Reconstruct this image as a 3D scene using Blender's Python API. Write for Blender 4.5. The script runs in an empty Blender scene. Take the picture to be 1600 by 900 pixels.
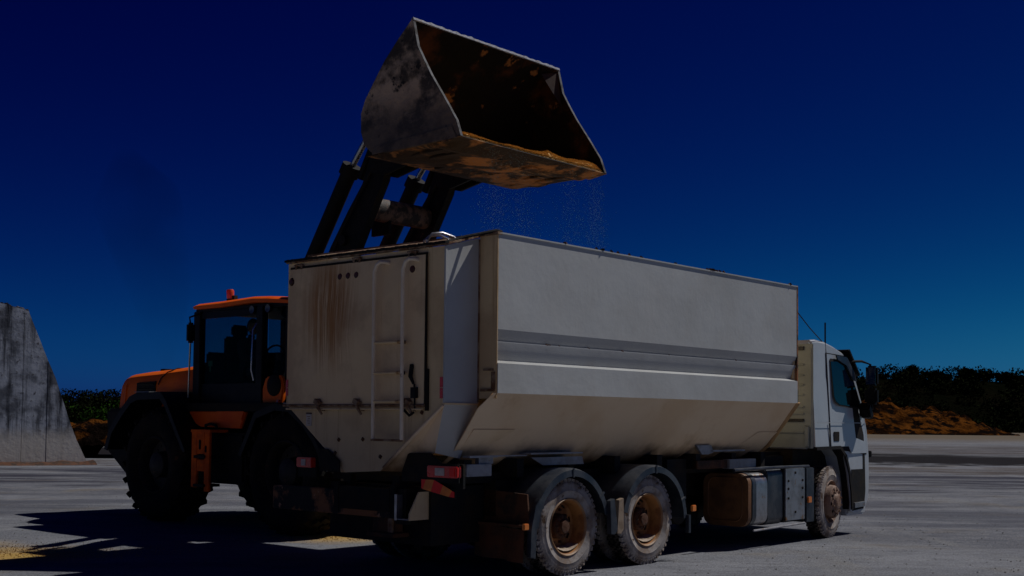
import bpy, bmesh, math, random
from mathutils import Vector, Matrix, noise
random.seed(7)
C = bpy.context.scene.collection
R = math.radians

# ------------------------------------------------------------------ camera, world, sun
TH = 0.7204                       # heading of the truck, clockwise from +Y
cd = bpy.data.cameras.new('camera'); cam = bpy.data.objects.new('camera', cd); C.objects.link(cam)
cd.sensor_width = 36; cd.lens = 1913.8 / 1600 * 36; cd.shift_y = 120.27 / 1600
cd.clip_start = .1; cd.clip_end = 6000
cam.matrix_world = (Matrix.Translation((0, 0, 1.5445)) @ Matrix.Rotation(math.pi/2 + .0444, 4, 'X')
                    @ Matrix.Rotation(.0097, 4, 'Z'))
bpy.context.scene.camera = cam
SUN = Vector((.960, .4876, 1.41)).normalized()      # direction towards the sun
sl = bpy.data.lights.new('sun', 'SUN'); sl.energy = 2.5; sl.angle = R(.53); sl.color = (1, .975, .945)
so = bpy.data.objects.new('sun', sl); C.objects.link(so); so.rotation_euler = SUN.to_track_quat('Z', 'Y').to_euler()
so.location = SUN * 60
W = bpy.data.worlds.new('World'); bpy.context.scene.world = W; W.use_nodes = True
nt = W.node_tree; nt.nodes.clear()
sky = nt.nodes.new('ShaderNodeTexSky'); sky.sky_type = 'NISHITA'; sky.sun_disc = False
sky.sun_elevation = math.asin(SUN.z); sky.sun_rotation = math.atan2(SUN.x, SUN.y)
sky.air_density = 1.0; sky.dust_density = .35; sky.ozone_density = 4.0
# a polarised, saturated sky: every channel is raised to a power and scaled, the same all round
sep = nt.nodes.new('ShaderNodeSeparateColor'); com = nt.nodes.new('ShaderNodeCombineColor')
nt.links.new(sky.outputs[0], sep.inputs[0])
for i, (src, k, g) in enumerate(((0, 1.5e-5, 4.8), (1, 4.4e-4, 3.85), (1, .105, 1.5))):
    p = nt.nodes.new('ShaderNodeMath'); p.operation = 'POWER'; p.inputs[1].default_value = g
    m = nt.nodes.new('ShaderNodeMath'); m.operation = 'MULTIPLY'; m.inputs[1].default_value = k
    nt.links.new(sep.outputs[src], p.inputs[0]); nt.links.new(p.outputs[0], m.inputs[0]); nt.links.new(m.outputs[0], com.inputs[i])
bg = nt.nodes.new('ShaderNodeBackground'); bg.inputs[1].default_value = .1
wo = nt.nodes.new('ShaderNodeOutputWorld')
nt.links.new(com.outputs[0], bg.inputs[0]); nt.links.new(bg.outputs[0], wo.inputs[0])
vs = bpy.context.scene.view_settings
vs.view_transform = 'Standard'; vs.look = 'None'; vs.exposure = 0; vs.gamma = 1; vs.use_curve_mapping = False

# ------------------------------------------------------------------ materials
def lerpc(a, b, t): return tuple(x + (y - x) * t for x, y in zip(a, b))
def mat(name, c1, c2=None, scale=3, rough=.6, metal=0, bump=.1, bscale=40, streak=None, sscale=(7, 7, .5), samt=.5,
        spots=None, spscale=30, spamt=.62, thr=(.42, .62), spec=.5, detail=8, dist=.02, coat=0, space='Object', low=None, patch=None):
    m = bpy.data.materials.new(name); m.use_nodes = True; n = m.node_tree; L = n.links
    b = n.nodes['Principled BSDF']; b.inputs['Roughness'].default_value = rough; b.inputs['Metallic'].default_value = metal
    b.inputs['Specular IOR Level'].default_value = spec
    if coat: b.inputs['Coat Weight'].default_value = coat; b.inputs['Coat Roughness'].default_value = .12
    tc = n.nodes.new('ShaderNodeTexCoord'); out = tc.outputs[space]
    def noi(s, det=detail, vec=None, r=.6):
        t = n.nodes.new('ShaderNodeTexNoise'); t.inputs['Scale'].default_value = s; t.inputs['Detail'].default_value = det
        t.inputs['Roughness'].default_value = r
        L.new(vec if vec else out, t.inputs['Vector']); return t.outputs['Fac']
    def ramp(f, a, z):
        q = n.nodes.new('ShaderNodeMapRange'); q.interpolation_type = 'SMOOTHSTEP'
        q.inputs['From Min'].default_value = a; q.inputs['From Max'].default_value = z; L.new(f, q.inputs['Value']); return q.outputs[0]
    def mix(f, a, z):
        q = n.nodes.new('ShaderNodeMix'); q.data_type = 'RGBA'
        L.new(f, q.inputs[0])
        for s, v in ((6, a), (7, z)):
            if isinstance(v, tuple): q.inputs[s].default_value = (*v, 1)
            else: L.new(v, q.inputs[s])
        return q.outputs[2]
    col = c1
    if c2: col = mix(ramp(noi(scale), *thr), c1, c2)
    if streak:
        mp = n.nodes.new('ShaderNodeMapping'); mp.inputs['Scale'].default_value = sscale; L.new(out, mp.inputs[0])
        f = ramp(noi(1, 6, mp.outputs[0], .7), samt, samt + .22)
        col = mix(f, col, streak)
    if spots: col = mix(ramp(noi(spscale, 5), spamt, spamt + .07), col, spots)
    if low:                                   # a second colour below an uneven level: (colour, z where full, z where none)
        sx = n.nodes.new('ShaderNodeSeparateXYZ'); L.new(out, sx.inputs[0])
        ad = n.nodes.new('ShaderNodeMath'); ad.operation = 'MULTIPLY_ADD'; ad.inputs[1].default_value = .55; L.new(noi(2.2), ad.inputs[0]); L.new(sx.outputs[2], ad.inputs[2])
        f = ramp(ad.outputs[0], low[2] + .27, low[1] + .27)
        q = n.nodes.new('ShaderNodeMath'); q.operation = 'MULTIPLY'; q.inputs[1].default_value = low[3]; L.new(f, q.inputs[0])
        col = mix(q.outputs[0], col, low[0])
    if patch:                                 # a stain with its own outline: colour, centre (y, z), radii (y, z)
        mp = n.nodes.new('ShaderNodeMapping'); mp.inputs['Location'].default_value = (0, -patch[1][0] / patch[2][0], -patch[1][1] / patch[2][1])
        mp.inputs['Scale'].default_value = (0, 1 / patch[2][0], 1 / patch[2][1]); L.new(out, mp.inputs[0])
        ln = n.nodes.new('ShaderNodeVectorMath'); ln.operation = 'LENGTH'; L.new(mp.outputs[0], ln.inputs[0])
        m2 = n.nodes.new('ShaderNodeMapping'); m2.inputs['Scale'].default_value = (5, 22, .6); L.new(out, m2.inputs[0])
        mm = n.nodes.new('ShaderNodeMath'); mm.operation = 'MULTIPLY'; L.new(ramp(ln.outputs['Value'], 1.0, .25), mm.inputs[0]); L.new(ramp(noi(1, 6, m2.outputs[0], .7), .40, .58), mm.inputs[1])
        col = mix(mm.outputs[0], col, patch[0])
    if isinstance(col, tuple): b.inputs['Base Color'].default_value = (*col, 1)
    else: L.new(col, b.inputs['Base Color'])
    if bump:
        bu = n.nodes.new('ShaderNodeBump'); bu.inputs['Strength'].default_value = bump; bu.inputs['Distance'].default_value = dist
        L.new(noi(bscale, 6), bu.inputs['Height']); L.new(bu.outputs[0], b.inputs['Normal'])
    rr = n.nodes.new('ShaderNodeMapRange'); rr.inputs['To Min'].default_value = max(rough - .15, .05); rr.inputs['To Max'].default_value = min(rough + .15, 1)
    L.new(noi(scale * 2 + 1, 4), rr.inputs[0]); L.new(rr.outputs[0], b.inputs['Roughness'])
    return m
M = {}
M['white'] = mat('white_paint', (.50, .51, .50), (.45, .45, .43), 1.2, .45, streak=(.47, .45, .42), sscale=(2.2, 2.2, .35), samt=.6, bump=.35, bscale=1.1, dist=.04, spots=(.3, .24, .18), spscale=55, spamt=.74, thr=(.35, .7))
M['grimy'] = mat('grimy_paint', (.88, .64, .34), (.70, .48, .25), 1.6, .7, streak=(.42, .20, .06), sscale=(5, 9, .3), samt=.52, spots=(.12, .06, .03), spscale=26, spamt=.74, bump=.2, bscale=2.5, low=((.42, .33, .22), 1.2, 2.0, .5))
M['door'] = mat('grimy_door_paint', (.88, .64, .36), (.68, .47, .26), 1.5, .7, streak=(.44, .21, .07), sscale=(9, 24, .35), samt=.58, spots=(.1, .05, .03), spscale=30, spamt=.76, bump=.2, bscale=2.5, patch=((.46, .20, .055), (.42, 2.60), (.52, .80)))
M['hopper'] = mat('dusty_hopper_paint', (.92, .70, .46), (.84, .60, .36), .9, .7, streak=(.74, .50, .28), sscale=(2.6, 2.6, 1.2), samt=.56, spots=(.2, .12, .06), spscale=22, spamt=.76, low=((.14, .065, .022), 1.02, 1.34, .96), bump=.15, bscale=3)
M['ladderpaint'] = mat('dusty_cream_ladder_paint', (.92, .78, .58), (.85, .68, .48), 5, .6, spots=(.25, .12, .05), spscale=9, spamt=.68)
M['flangebrown'] = mat('dusty_brown_flange', (.52, .30, .12), (.36, .19, .07), 5, .8)
M['rust'] = mat('rusty_steel', (.10, .035, .012), (.035, .018, .01), 6, .85, streak=(.2, .08, .025), sscale=(5, 5, 2), samt=.6, bump=.4, bscale=30)
M['rustseam'] = mat('rust_seam', (.16, .07, .03), (.32, .22, .14), 9, .85, bump=.3)
M['black'] = mat('black_chassis_paint', (.008, .008, .009), (.02, .014, .009), 5, .75, spec=.25, bump=.2)
M['blackgloss'] = mat('black_semi_gloss', (.004, .004, .005), (.008, .007, .007), 6, .5, spec=.2, bump=.05)
M['grimyblack'] = mat('rusty_black_bar', (.010, .009, .009), (.34, .13, .045), 3.5, .8, spots=(.5, .27, .14), spscale=8, spamt=.62, thr=(.45, .56), bump=.3)
M['guard'] = mat('mudguard_plastic', (.016, .022, .034), (.05, .055, .065), 4, .38, spec=.5, streak=(.12, .11, .10), sscale=(6, 6, 3), samt=.6, bump=.1)
M['tan'] = mat('tan_dusty_plastic', (.32, .24, .17), (.2, .14, .09), 6, .7)
M['tread'] = mat('tread_rubber', (.014, .013, .013), (.11, .09, .075), 9, .85, spec=.2, bump=.3)
M['sidewall'] = mat('dusty_sidewall', (.40, .36, .33), (.24, .18, .14), 5, .85, spec=.2, streak=(.20, .19, .19), sscale=(6, 6, 6), samt=.5, spots=(.10, .06, .035), spscale=7, spamt=.6, bump=.25)
M['loadertread'] = mat('loader_tyre_rubber', (.010, .009, .009), (.025, .018, .013), 3, .9, spec=.15, spots=(.10, .035, .015), spscale=2.5, spamt=.66, bump=.3)
M['rim'] = mat('rusty_rim', (.46, .20, .055), (.26, .10, .028), 7, .75, spots=(.38, .2, .1), spscale=12, spamt=.6, bump=.25)
M['lip'] = mat('rim_flange', (.34, .20, .10), (.24, .12, .05), 9, .6)
M['paledirt'] = mat('pale_caked_dirt', (.45, .36, .28), (.3, .22, .15), 14, .95, bump=.6)
M['hub'] = mat('pale_rusty_hub', (.26, .16, .11), (.13, .055, .025), 8, .7, bump=.3)
M['mudflap'] = mat('brown_mudflap', (.12, .035, .010), (.07, .024, .009), 5, .85, streak=(.16, .06, .02), sscale=(3, 3, 8), samt=.55, bump=.3)
M['tank'] = mat('muddy_tank', (.20, .085, .028), (.12, .05, .018), 4, .6, streak=(.26, .12, .045), sscale=(3, 3, 1), samt=.55)
M['metal'] = mat('dull_aluminium', (.42, .42, .44), (.3, .29, .29), 6, .35, metal=.8, spots=(.35, .18, .08), spscale=5, spamt=.6, bump=.1)
M['plate'] = mat('galvanised_plate', (.36, .36, .38), (.26, .25, .25), 6, .5, metal=.25, spots=(.3, .2, .13), spscale=9, spamt=.64)
M['steel'] = mat('polished_ram_rod', (.55, .54, .52), (.45, .43, .4), 10, .25, metal=.9, bump=0)
M['cabwhite'] = mat('cab_white_paint', (.52, .55, .58), (.46, .49, .52), 1.5, .35, coat=.4, bump=.04, bscale=2)
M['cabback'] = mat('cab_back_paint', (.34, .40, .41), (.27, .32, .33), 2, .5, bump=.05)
M['orange'] = mat('orange_paint', (.97, .135, .004), (.92, .11, .004), 3, .5, spec=.2, streak=(.55, .08, .01), sscale=(3, 3, 1.2), samt=.66, bump=.05)
M['yellow'] = mat('orange_yellow_paint', (.97, .165, .004), (.92, .14, .004), 3, .5, spec=.2, bump=.04)
M['dirtyorange'] = mat('dirty_orange_paint', (.97, .15, .006), (.70, .10, .010), 5, .7, spec=.15, streak=(.14, .05, .02), sscale=(4, 4, 2), samt=.58)
M['red'] = mat('red_lens', (.75, .012, .008), (.6, .012, .008), 6, .3, coat=.4, bump=0)
M['darkred'] = mat('dark_red_marker', (.09, .013, .010), (.05, .01, .008), 9, .5)
M['amber'] = mat('amber_lens', (.85, .25, .03), (.7, .2, .03), 6, .3, coat=.4, bump=0)
M['lens'] = mat('clear_lens', (.62, .50, .44), (.5, .4, .35), 10, .3, bump=0)
M['stripered'] = mat('reflective_red', (.95, .02, .01), (.9, .02, .01), 8, .5)
M['stripeorange'] = mat('reflective_orange', (.95, .27, .03), (.75, .2, .03), 8, .5)
M['label'] = mat('white_label', (.62, .55, .48), (.5, .43, .37), 9, .6)
M['bucketout'] = mat('dusty_bucket_plate', (.58, .43, .30), (.07, .058, .05), 2.1, .85, spec=.1, streak=(.9, .70, .5), sscale=(2.2, 2.2, 3.4), samt=.56, spots=(.03, .028, .03), spscale=7, spamt=.60, bump=.8, bscale=5, dist=.05, thr=(.44, .60), low=((.07, .065, .07), 4.98, 5.62, .85))
M['bucketin'] = mat('rusty_bucket_inside', (.006, .0045, .004), (.085, .028, .010), 1.3, .9, spec=.15, spots=(.26, .11, .035), spscale=3.2, spamt=.63, bump=.8, bscale=10, thr=(.50, .68), detail=12)
M['bucketfloor'] = mat('caked_bucket_bottom', (.36, .17, .06), (.02, .012, .008), 1.8, .9, streak=(.55, .33, .17), sscale=(5, 1.0, 4), samt=.56, bump=.9, bscale=8, thr=(.41, .52))
M['edge'] = mat('worn_steel_edge', (.12, .12, .13), (.03, .025, .025), 9, .7, spec=.2)
M['armblack'] = mat('black_lift_arm', (.006, .006, .006), (.012, .009, .007), 5, .7, spec=.2, spots=(.14, .05, .02), spscale=5, spamt=.68, bump=.2)
M['grain'] = mat('golden_grain', (.80, .47, .12), (.62, .33, .07), 30, .8, bump=.6, bscale=60, spots=(.88, .62, .25), spscale=80, spamt=.55)
M['concrete'] = mat('stained_concrete', (.44, .47, .52), (.13, .14, .16), 1.4, .9, spec=.1, streak=(.02, .022, .028), sscale=(3.0, 3.0, .22), samt=.45, spots=(.14, .14, .15), spscale=7, spamt=.58, bump=.5, bscale=7, low=((.62, .57, .50), .7, 1.3, .85))
M['conctop'] = mat('dark_wall_top', (.02, .02, .023), (.05, .05, .055), 3, .95, bump=.6, bscale=8)
M['soil'] = mat('orange_soil', (.13, .044, .008), (.014, .006, .003), .30, .95, spec=0, streak=(.24, .085, .018), sscale=(.5, .9, .9), samt=.60, spots=(.008, .005, .004), spscale=.55, spamt=.49, bump=1, bscale=2.5, dist=.4)
M['bark'] = mat('bark', (.05, .035, .025), (.03, .02, .015), 9, .9)
M['seat'] = mat('dark_seat_cloth', (.006, .006, .007), (.010, .009, .009), 9, .9)
M['skin'] = mat('skin', (.36, .19, .125), (.3, .15, .1), 9, .55, bump=.03)
M['hair'] = mat('dark_hair', (.012, .009, .007), (.02, .015, .01), 30, .8)
M['shirt'] = mat('dark_work_shirt', (.03, .035, .05), (.02, .022, .035), 9, .9)
M['green'] = mat('green_tag', (.05, .30, .16), None, 3, .5, bump=0)
M['darkmirror'] = mat('mirror_glass', (.25, .25, .27), None, 3, .1, metal=1, bump=0)

def leafmat(name, a, b):
    m = mat(name, a, b, .35, .9, spec=.0, bump=0); n = m.node_tree; bs = n.nodes['Principled BSDF']
    return m
M['leaf_dark'] = leafmat('dark_foliage', (.006, .008, .004), (.014, .018, .007))
M['leaf_green'] = leafmat('green_foliage', (.020, .055, .006), (.008, .02, .004))

def glassmat(name, tint, gl=.12):
    m = bpy.data.materials.new(name); m.use_nodes = True; n = m.node_tree; n.nodes.clear(); L = n.links
    o = n.nodes.new('ShaderNodeOutputMaterial'); mx = n.nodes.new('ShaderNodeMixShader'); t = n.nodes.new('ShaderNodeBsdfTransparent')
    g = n.nodes.new('ShaderNodeBsdfGlossy'); g.inputs['Roughness'].default_value = .03; f = n.nodes.new('ShaderNodeLayerWeight'); f.inputs[0].default_value = gl
    t.inputs[0].default_value = (*tint, 1); g.inputs[0].default_value = (.9, .9, .9, 1)
    L.new(f.outputs['Fresnel'], mx.inputs[0]); L.new(t.outputs[0], mx.inputs[1]); L.new(g.outputs[0], mx.inputs[2]); L.new(mx.outputs[0], o.inputs[0]); return m
M['glass'] = glassmat('tinted_glass', (.66, .70, .70), .06)
M['truckglass'] = glassmat('dark_side_glass', (.28, .33, .36), .45)

# ------------------------------------------------------------------ mesh helpers
class B:
    def __init__(s): s.v = []; s.f = []; s.m = []; s.mi = 0
    def add(s, vs, fs, mi=None):
        o = len(s.v); s.v += [tuple(v) for v in vs]; s.f += [tuple(i + o for i in f) for f in fs]; s.m += [s.mi if mi is None else mi] * len(fs)
        return s
    def box(s, c, d, rot=None, mi=None):
        x, y, z = [q / 2 for q in d]
        P = [Vector(p) for p in ((-x,-y,-z),(x,-y,-z),(x,y,-z),(-x,y,-z),(-x,-y,z),(x,-y,z),(x,y,z),(-x,y,z))]
        if rot: P = [rot @ p for p in P]
        return s.add([p + Vector(c) for p in P], [(0,3,2,1),(4,5,6,7),(0,1,5,4),(1,2,6,5),(2,3,7,6),(3,0,4,7)], mi)
    def bb(s, x0, x1, y0, y1, z0, z1, mi=None): return s.box(((x0+x1)/2, (y0+y1)/2, (z0+z1)/2), (abs(x1-x0), abs(y1-y0), abs(z1-z0)), None, mi)
    def prism(s, poly, axis, a, b, mi=None):
        # poly in the two other axes; extruded along axis from a to b
        def P(u, v, w): return {0: (w, u, v), 1: (u, w, v), 2: (u, v, w)}[axis]
        n = len(poly); vs = [P(u, v, a) for u, v in poly] + [P(u, v, b) for u, v in poly]
        return s.add(vs, [tuple(range(n)), tuple(range(2*n-1, n-1, -1))] + [(i, n+i, n+(i+1) % n, (i+1) % n) for i in range(n)], mi)
    def strip(s, poly, axis, a, b, t, mi=None):
        # an open polyline given thickness t, extruded along axis
        q = [Vector(p) for p in poly]; off = []
        for i in range(len(q)):
            d = (q[min(i+1, len(q)-1)] - q[max(i-1, 0)]).normalized(); off.append(q[i] + Vector((-d.y, d.x)) * t)
        return s.multi(q, off, axis, a, b, mi)
    def multi(s, q, off, axis, a, b, mi):
        def P(u, w): return {0: (w, u[0], u[1]), 1: (u[0], w, u[1]), 2: (u[0], u[1], w)}[axis]
        n = len(q); vs = [P(u, a) for u in q] + [P(u, b) for u in q] + [P(u, a) for u in off] + [P(u, b) for u in off]
        fs = []
        for i in range(n-1):
            fs += [(i, i+1, n+i+1, n+i), (2*n+i, 3*n+i, 3*n+i+1, 2*n+i+1), (i, 2*n+i, 2*n+i+1, i+1), (n+i, n+i+1, 3*n+i+1, 3*n+i)]
        fs += [(0, n, 3*n, 2*n), (n-1, 3*n-1, 4*n-1, 2*n-1)]
        return s.add(vs, fs, mi)
    def tube(s, pts, r, n=8, mi=None, closed=False):
        pts = [Vector(p) for p in pts]; rr = r if isinstance(r, (list, tuple)) else [r] * len(pts); vs = []; fs = []; up = None
        for i, p in enumerate(pts):
            d = (pts[min(i+1, len(pts)-1)] - pts[max(i-1, 0)]).normalized()
            if up is None: up = Vector((0, 0, 1)) if abs(d.z) < .9 else Vector((1, 0, 0))
            a = d.cross(up).normalized(); up = a.cross(d).normalized()
            for k in range(n):
                t = 2 * math.pi * k / n; vs.append(p + (a * math.cos(t) + up * math.sin(t)) * rr[i])
        for i in range(len(pts)-1):
            for k in range(n): fs.append((i*n+k, i*n+(k+1) % n, (i+1)*n+(k+1) % n, (i+1)*n+k))
        fs += [tuple(range(n-1, -1, -1)), tuple(range((len(pts)-1)*n, len(pts)*n))]
        return s.add(vs, fs, mi)
    def lathe(s, prof, c=(0, 0, 0), axis=1, n=40, mi=None, skip=None):
        # prof: (radius, offset along axis)
        vs = []; fs = []
        for r, h in prof:
            for k in range(n):
                t = 2 * math.pi * k / n; u, v = r * math.cos(t), r * math.sin(t)
                vs.append({0: (h, u, v), 1: (u, h, v), 2: (u, v, h)}[axis])
        for i in range(len(prof)-1):
            for k in range(n):
                if skip and skip(i, k): continue
                fs.append((i*n+k, i*n+(k+1) % n, (i+1)*n+(k+1) % n, (i+1)*n+k))
        return s.add([Vector(v) + Vector(c) for v in vs], fs, mi)
    def mesh(s, name, mats, angle=35, bevel=0):
        me = bpy.data.meshes.new(name); me.from_pydata(s.v, [], s.f)
        for m in (mats if isinstance(mats, (list, tuple)) else [mats]): me.materials.append(M[m])
        for p, i in zip(me.polygons, s.m): p.material_index = i
        bm = bmesh.new(); bm.from_mesh(me); bmesh.ops.recalc_face_normals(bm, faces=bm.faces)
        if bevel:
            es = [e for e in bm.edges if len(e.link_faces) == 2 and e.calc_face_angle(0) > .6]
            bmesh.ops.bevel(bm, geom=es, offset=bevel, segments=2, affect='EDGES', clamp_overlap=True)
        for f in bm.faces: f.smooth = True
        for e in bm.edges:
            if len(e.link_faces) != 2 or e.calc_face_angle(0) > math.radians(angle): e.smooth = False
        bm.to_mesh(me); bm.free(); return me
def obj(name, b, mats=None, parent=None, loc=(0, 0, 0), rot=(0, 0, 0), angle=35, bevel=0, label=None, cat=None, group=None, kind=None):
    me = b if isinstance(b, bpy.types.Mesh) else b.mesh(name, mats, angle, bevel)
    o = bpy.data.objects.new(name, me); C.objects.link(o); o.parent = parent; o.location = loc; o.rotation_euler = rot
    for k, v in (('label', label), ('category', cat), ('group', group), ('kind', kind)):
        if v: o[k] = v
    return o
def empty(name, loc=(0, 0, 0), rz=0, parent=None, label=None, cat=None, group=None):
    o = bpy.data.objects.new(name, None); C.objects.link(o); o.location = loc; o.rotation_euler = (0, 0, rz); o.parent = parent
    o.empty_display_size = .3
    for k, v in (('label', label), ('category', cat), ('group', group)):
        if v: o[k] = v
    return o
def RX(a): return Matrix.Rotation(a, 3, 'X')
def RY(a): return Matrix.Rotation(a, 3, 'Y')
def RZ(a): return Matrix.Rotation(a, 3, 'Z')

# ------------------------------------------------------------------ ground
def ground_mat():
    m = bpy.data.materials.new('dusty_limestone_ground'); m.use_nodes = True; n = m.node_tree; L = n.links; b = n.nodes['Principled BSDF']
    b.inputs['Roughness'].default_value = .95; b.inputs['Specular IOR Level'].default_value = .05
    geo = n.nodes.new('ShaderNodeNewGeometry'); P = geo.outputs['Position']
    def noi(sc, s=1, det=8, r=.6, rotz=0):
        mp = n.nodes.new('ShaderNodeMapping'); mp.inputs['Scale'].default_value = sc; mp.inputs['Rotation'].default_value = (0, 0, rotz); L.new(P, mp.inputs[0])
        t = n.nodes.new('ShaderNodeTexNoise'); t.inputs['Scale'].default_value = s; t.inputs['Detail'].default_value = det; t.inputs['Roughness'].default_value = r
        L.new(mp.outputs[0], t.inputs['Vector']); return t.outputs['Fac']
    def ramp(f, a, z, lo=0, hi=1):
        q = n.nodes.new('ShaderNodeMapRange'); q.interpolation_type = 'SMOOTHSTEP'; q.inputs['From Min'].default_value = a; q.inputs['From Max'].default_value = z
        q.inputs['To Min'].default_value = lo; q.inputs['To Max'].default_value = hi; L.new(f, q.inputs['Value']); return q.outputs[0]
    def mix(f, a, z):
        q = n.nodes.new('ShaderNodeMix'); q.data_type = 'RGBA'; L.new(f, q.inputs[0])
        for s, v in ((6, a), (7, z)):
            if isinstance(v, tuple): q.inputs[s].default_value = (*v, 1)
            else: L.new(v, q.inputs[s])
        return q.outputs[2]
    def mul(a, c):
        q = n.nodes.new('ShaderNodeMath'); q.operation = 'MULTIPLY'; L.new(a, q.inputs[0])
        if isinstance(c, float): q.inputs[1].default_value = c
        else: L.new(c, q.inputs[1])
        return q.outputs[0]
    sx = n.nodes.new('ShaderNodeSeparateXYZ'); L.new(P, sx.inputs[0]); X, Y = sx.outputs[0], sx.outputs[1]
    col = mix(ramp(noi((.35, .7, 1)), .35, .65), (.25, .258, .285), (.175, .183, .21))
    col = mix(mul(ramp(noi((2.2, 5.5, 1), 1, 7, .7, .3), .46, .66), .6), col, (.125, .13, .15))
    col = mix(mul(ramp(noi((.07, .40, 1), 1, 7, .7, .10), .46, .62), .6), col, (.085, .087, .108))      # long wheel tracks
    col = mix(mul(ramp(noi((.9, .12, 1), 1, 6, .6, .72), .52, .66), .45), col, (.25, .25, .25))      # pale drag marks
    col = mix(mul(ramp(noi((.6, .6, .6), 1, 4), .52, .7), .5), col, (.20, .165, .12))                  # sandy patches
    col = mix(mul(ramp(noi((9, 9, 9), 1, 6, .7), .55, .7), .7), col, (.10, .098, .10))
    col = mix(mul(ramp(noi((42, 42, 42), 1, 3, .7), .53, .64), .85), col, (.085, .082, .082))            # gravel specks
    col = mix(mul(ramp(noi((30, 30, 30), 1.3, 3, .7), .56, .66), .8), col, (.38, .375, .37))
    # damp dark soil bands further out
    w = n.nodes.new('ShaderNodeMath'); w.operation = 'MULTIPLY_ADD'; w.inputs[1].default_value = 30.0; L.new(noi((.09, .08, 1), 1, 6, .7), w.inputs[0]); L.new(Y, w.inputs[2])
    stk = ramp(noi((.14, .55, 1), 1, 8, .72), .38, .58)
    for a, z1, z2, e, c, k in ((61, 64, 72, 80, (.012, .010, .011), .97), (40, 44, 51, 55, (.045, .045, .062), .95), (54, 56, 59, 61, (.07, .05, .04), .8), (76, 80, 96, 110, (.075, .062, .06), .8), (31, 34, 37, 40, (.075, .078, .10), .7)):
        f = mul(mul(ramp(w.outputs[0], a, z1), ramp(w.outputs[0], z2, e, 1, 0)), float(k))
        col = mix(f if k == .97 else mul(f, stk), col, c)
    col = mix(mul(ramp(w.outputs[0], 105, 150), .85), col, (.15, .115, .075))
    # spilt grain
    for cx, cy, r, c in ((-5.4, 13.5, 1.05, (.50, .31, .07)), (-6.9, 14.0, 1.3, (.46, .30, .09)), (-2.2, 15.9, .8, (.52, .33, .09)), (-1.2, 16.6, .9, (.44, .30, .11)), (-4.1, 18.6, 1.2, (.26, .2, .12))):
        d = n.nodes.new('ShaderNodeVectorMath'); d.operation = 'DISTANCE'; L.new(P, d.inputs[0]); d.inputs[1].default_value = (cx, cy, 0)
        w2 = n.nodes.new('ShaderNodeMath'); w2.operation = 'MULTIPLY_ADD'; w2.inputs[1].default_value = .9; L.new(noi((2.2, 3.5, 1), 1, 7, .65), w2.inputs[0]); L.new(d.outputs['Value'], w2.inputs[2])
        col = mix(mul(ramp(w2.outputs[0], r + .75, r * .4 + .1), .85), col, c)
    L.new(col, b.inputs['Base Color'])
    h = n.nodes.new('ShaderNodeMath'); h.operation = 'MULTIPLY_ADD'; h.inputs[1].default_value = .35
    L.new(noi((26, 26, 26), 1, 6, .7), h.inputs[0]); L.new(noi((1.2, 3.2, 1), 1, 8, .65, .1), h.inputs[2])
    bu = n.nodes.new('ShaderNodeBump'); bu.inputs['Strength'].default_value = .7; bu.inputs['Distance'].default_value = .06; L.new(h.outputs[0], bu.inputs['Height']); L.new(bu.outputs[0], b.inputs['Normal'])
    return m
M['ground'] = ground_mat()
def ground():
    ys = [-3000, -800, -200, -60, -20, -5] + [0 + .25 * i for i in range(0, 100)] + [25 * 1.045 ** i for i in range(0, 62)] + [400, 520, 700, 1000, 1600, 3000]
    xs = [-3000, -1500, -700, -300, -150, -80, -50, -35, -25] + [-18 + .35 * i for i in range(0, 96)] + [18, 22, 28, 38, 55, 80, 120, 200, 400, 900, 2000, 3000]
    def hz(x, y):
        d = math.hypot(x + 1, y - 15); f = min(1, max(0, (d - 3) / 10))
        if y > 250 or y < -60 or abs(x) > 150: return 0
        a = noise.noise((x * .5, y * .9, 3)) * .018 + noise.noise((x * .09, y * .22, 8)) * .05 * f
        a += .012 * noise.noise((x * .2, y * 2.4, 1))
        return -abs(a) * (.35 + .65 * f)
    nx = len(xs); vs = [(x, y, hz(x, y)) for y in ys for x in xs]
    fs = [(j*nx+i, j*nx+i+1, (j+1)*nx+i+1, (j+1)*nx+i) for j in range(len(ys)-1) for i in range(nx-1)]
    obj('ground', B().add(vs, fs), 'ground', kind='structure', angle=80)
ground()
def pebbles():
    b = B()
    for i in range(5200):
        y = 8.5 + 22 * random.random() ** 1.5; x = random.uniform(-.52, .55) * y
        r = random.choice((.004, .005, .006, .008, .012)) * (1 + .3 * random.random()); z = r * .25 - .006
        vs = [(x + r * math.cos(t) * random.uniform(.7, 1.2), y + r * math.sin(t) * random.uniform(.7, 1.2), z) for t in (0, 1.57, 3.14, 4.71)]
        b.add(vs + [(x, y, z + r * .9)], [(0, 1, 4), (1, 2, 4), (2, 3, 4), (3, 0, 4)])
    M['pebble'] = mat('limestone_pebble', (.22, .215, .21), (.12, .11, .10), 5, .9, space='Object')
    obj('loose_gravel', b, 'pebble', kind='stuff', angle=10)
    g = B()
    for cx, cy, s, k in ((-5.2, 13.9, .7, 900), (-6.4, 14.2, .9, 500), (-2.2, 15.9, .6, 700), (-1.2, 16.5, .7, 500)):
        for i in range(k):
            x, y = random.gauss(cx, s), random.gauss(cy, s * .5); r = random.uniform(.005, .010)
            g.add([(x-r, y, 0), (x+r, y-r, 0), (x, y+r, 0), (x, y, r)], [(0, 1, 3), (1, 2, 3), (2, 0, 3)])
    obj('spilt_grain', g, 'grain', kind='stuff', angle=10)
pebbles()

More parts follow.
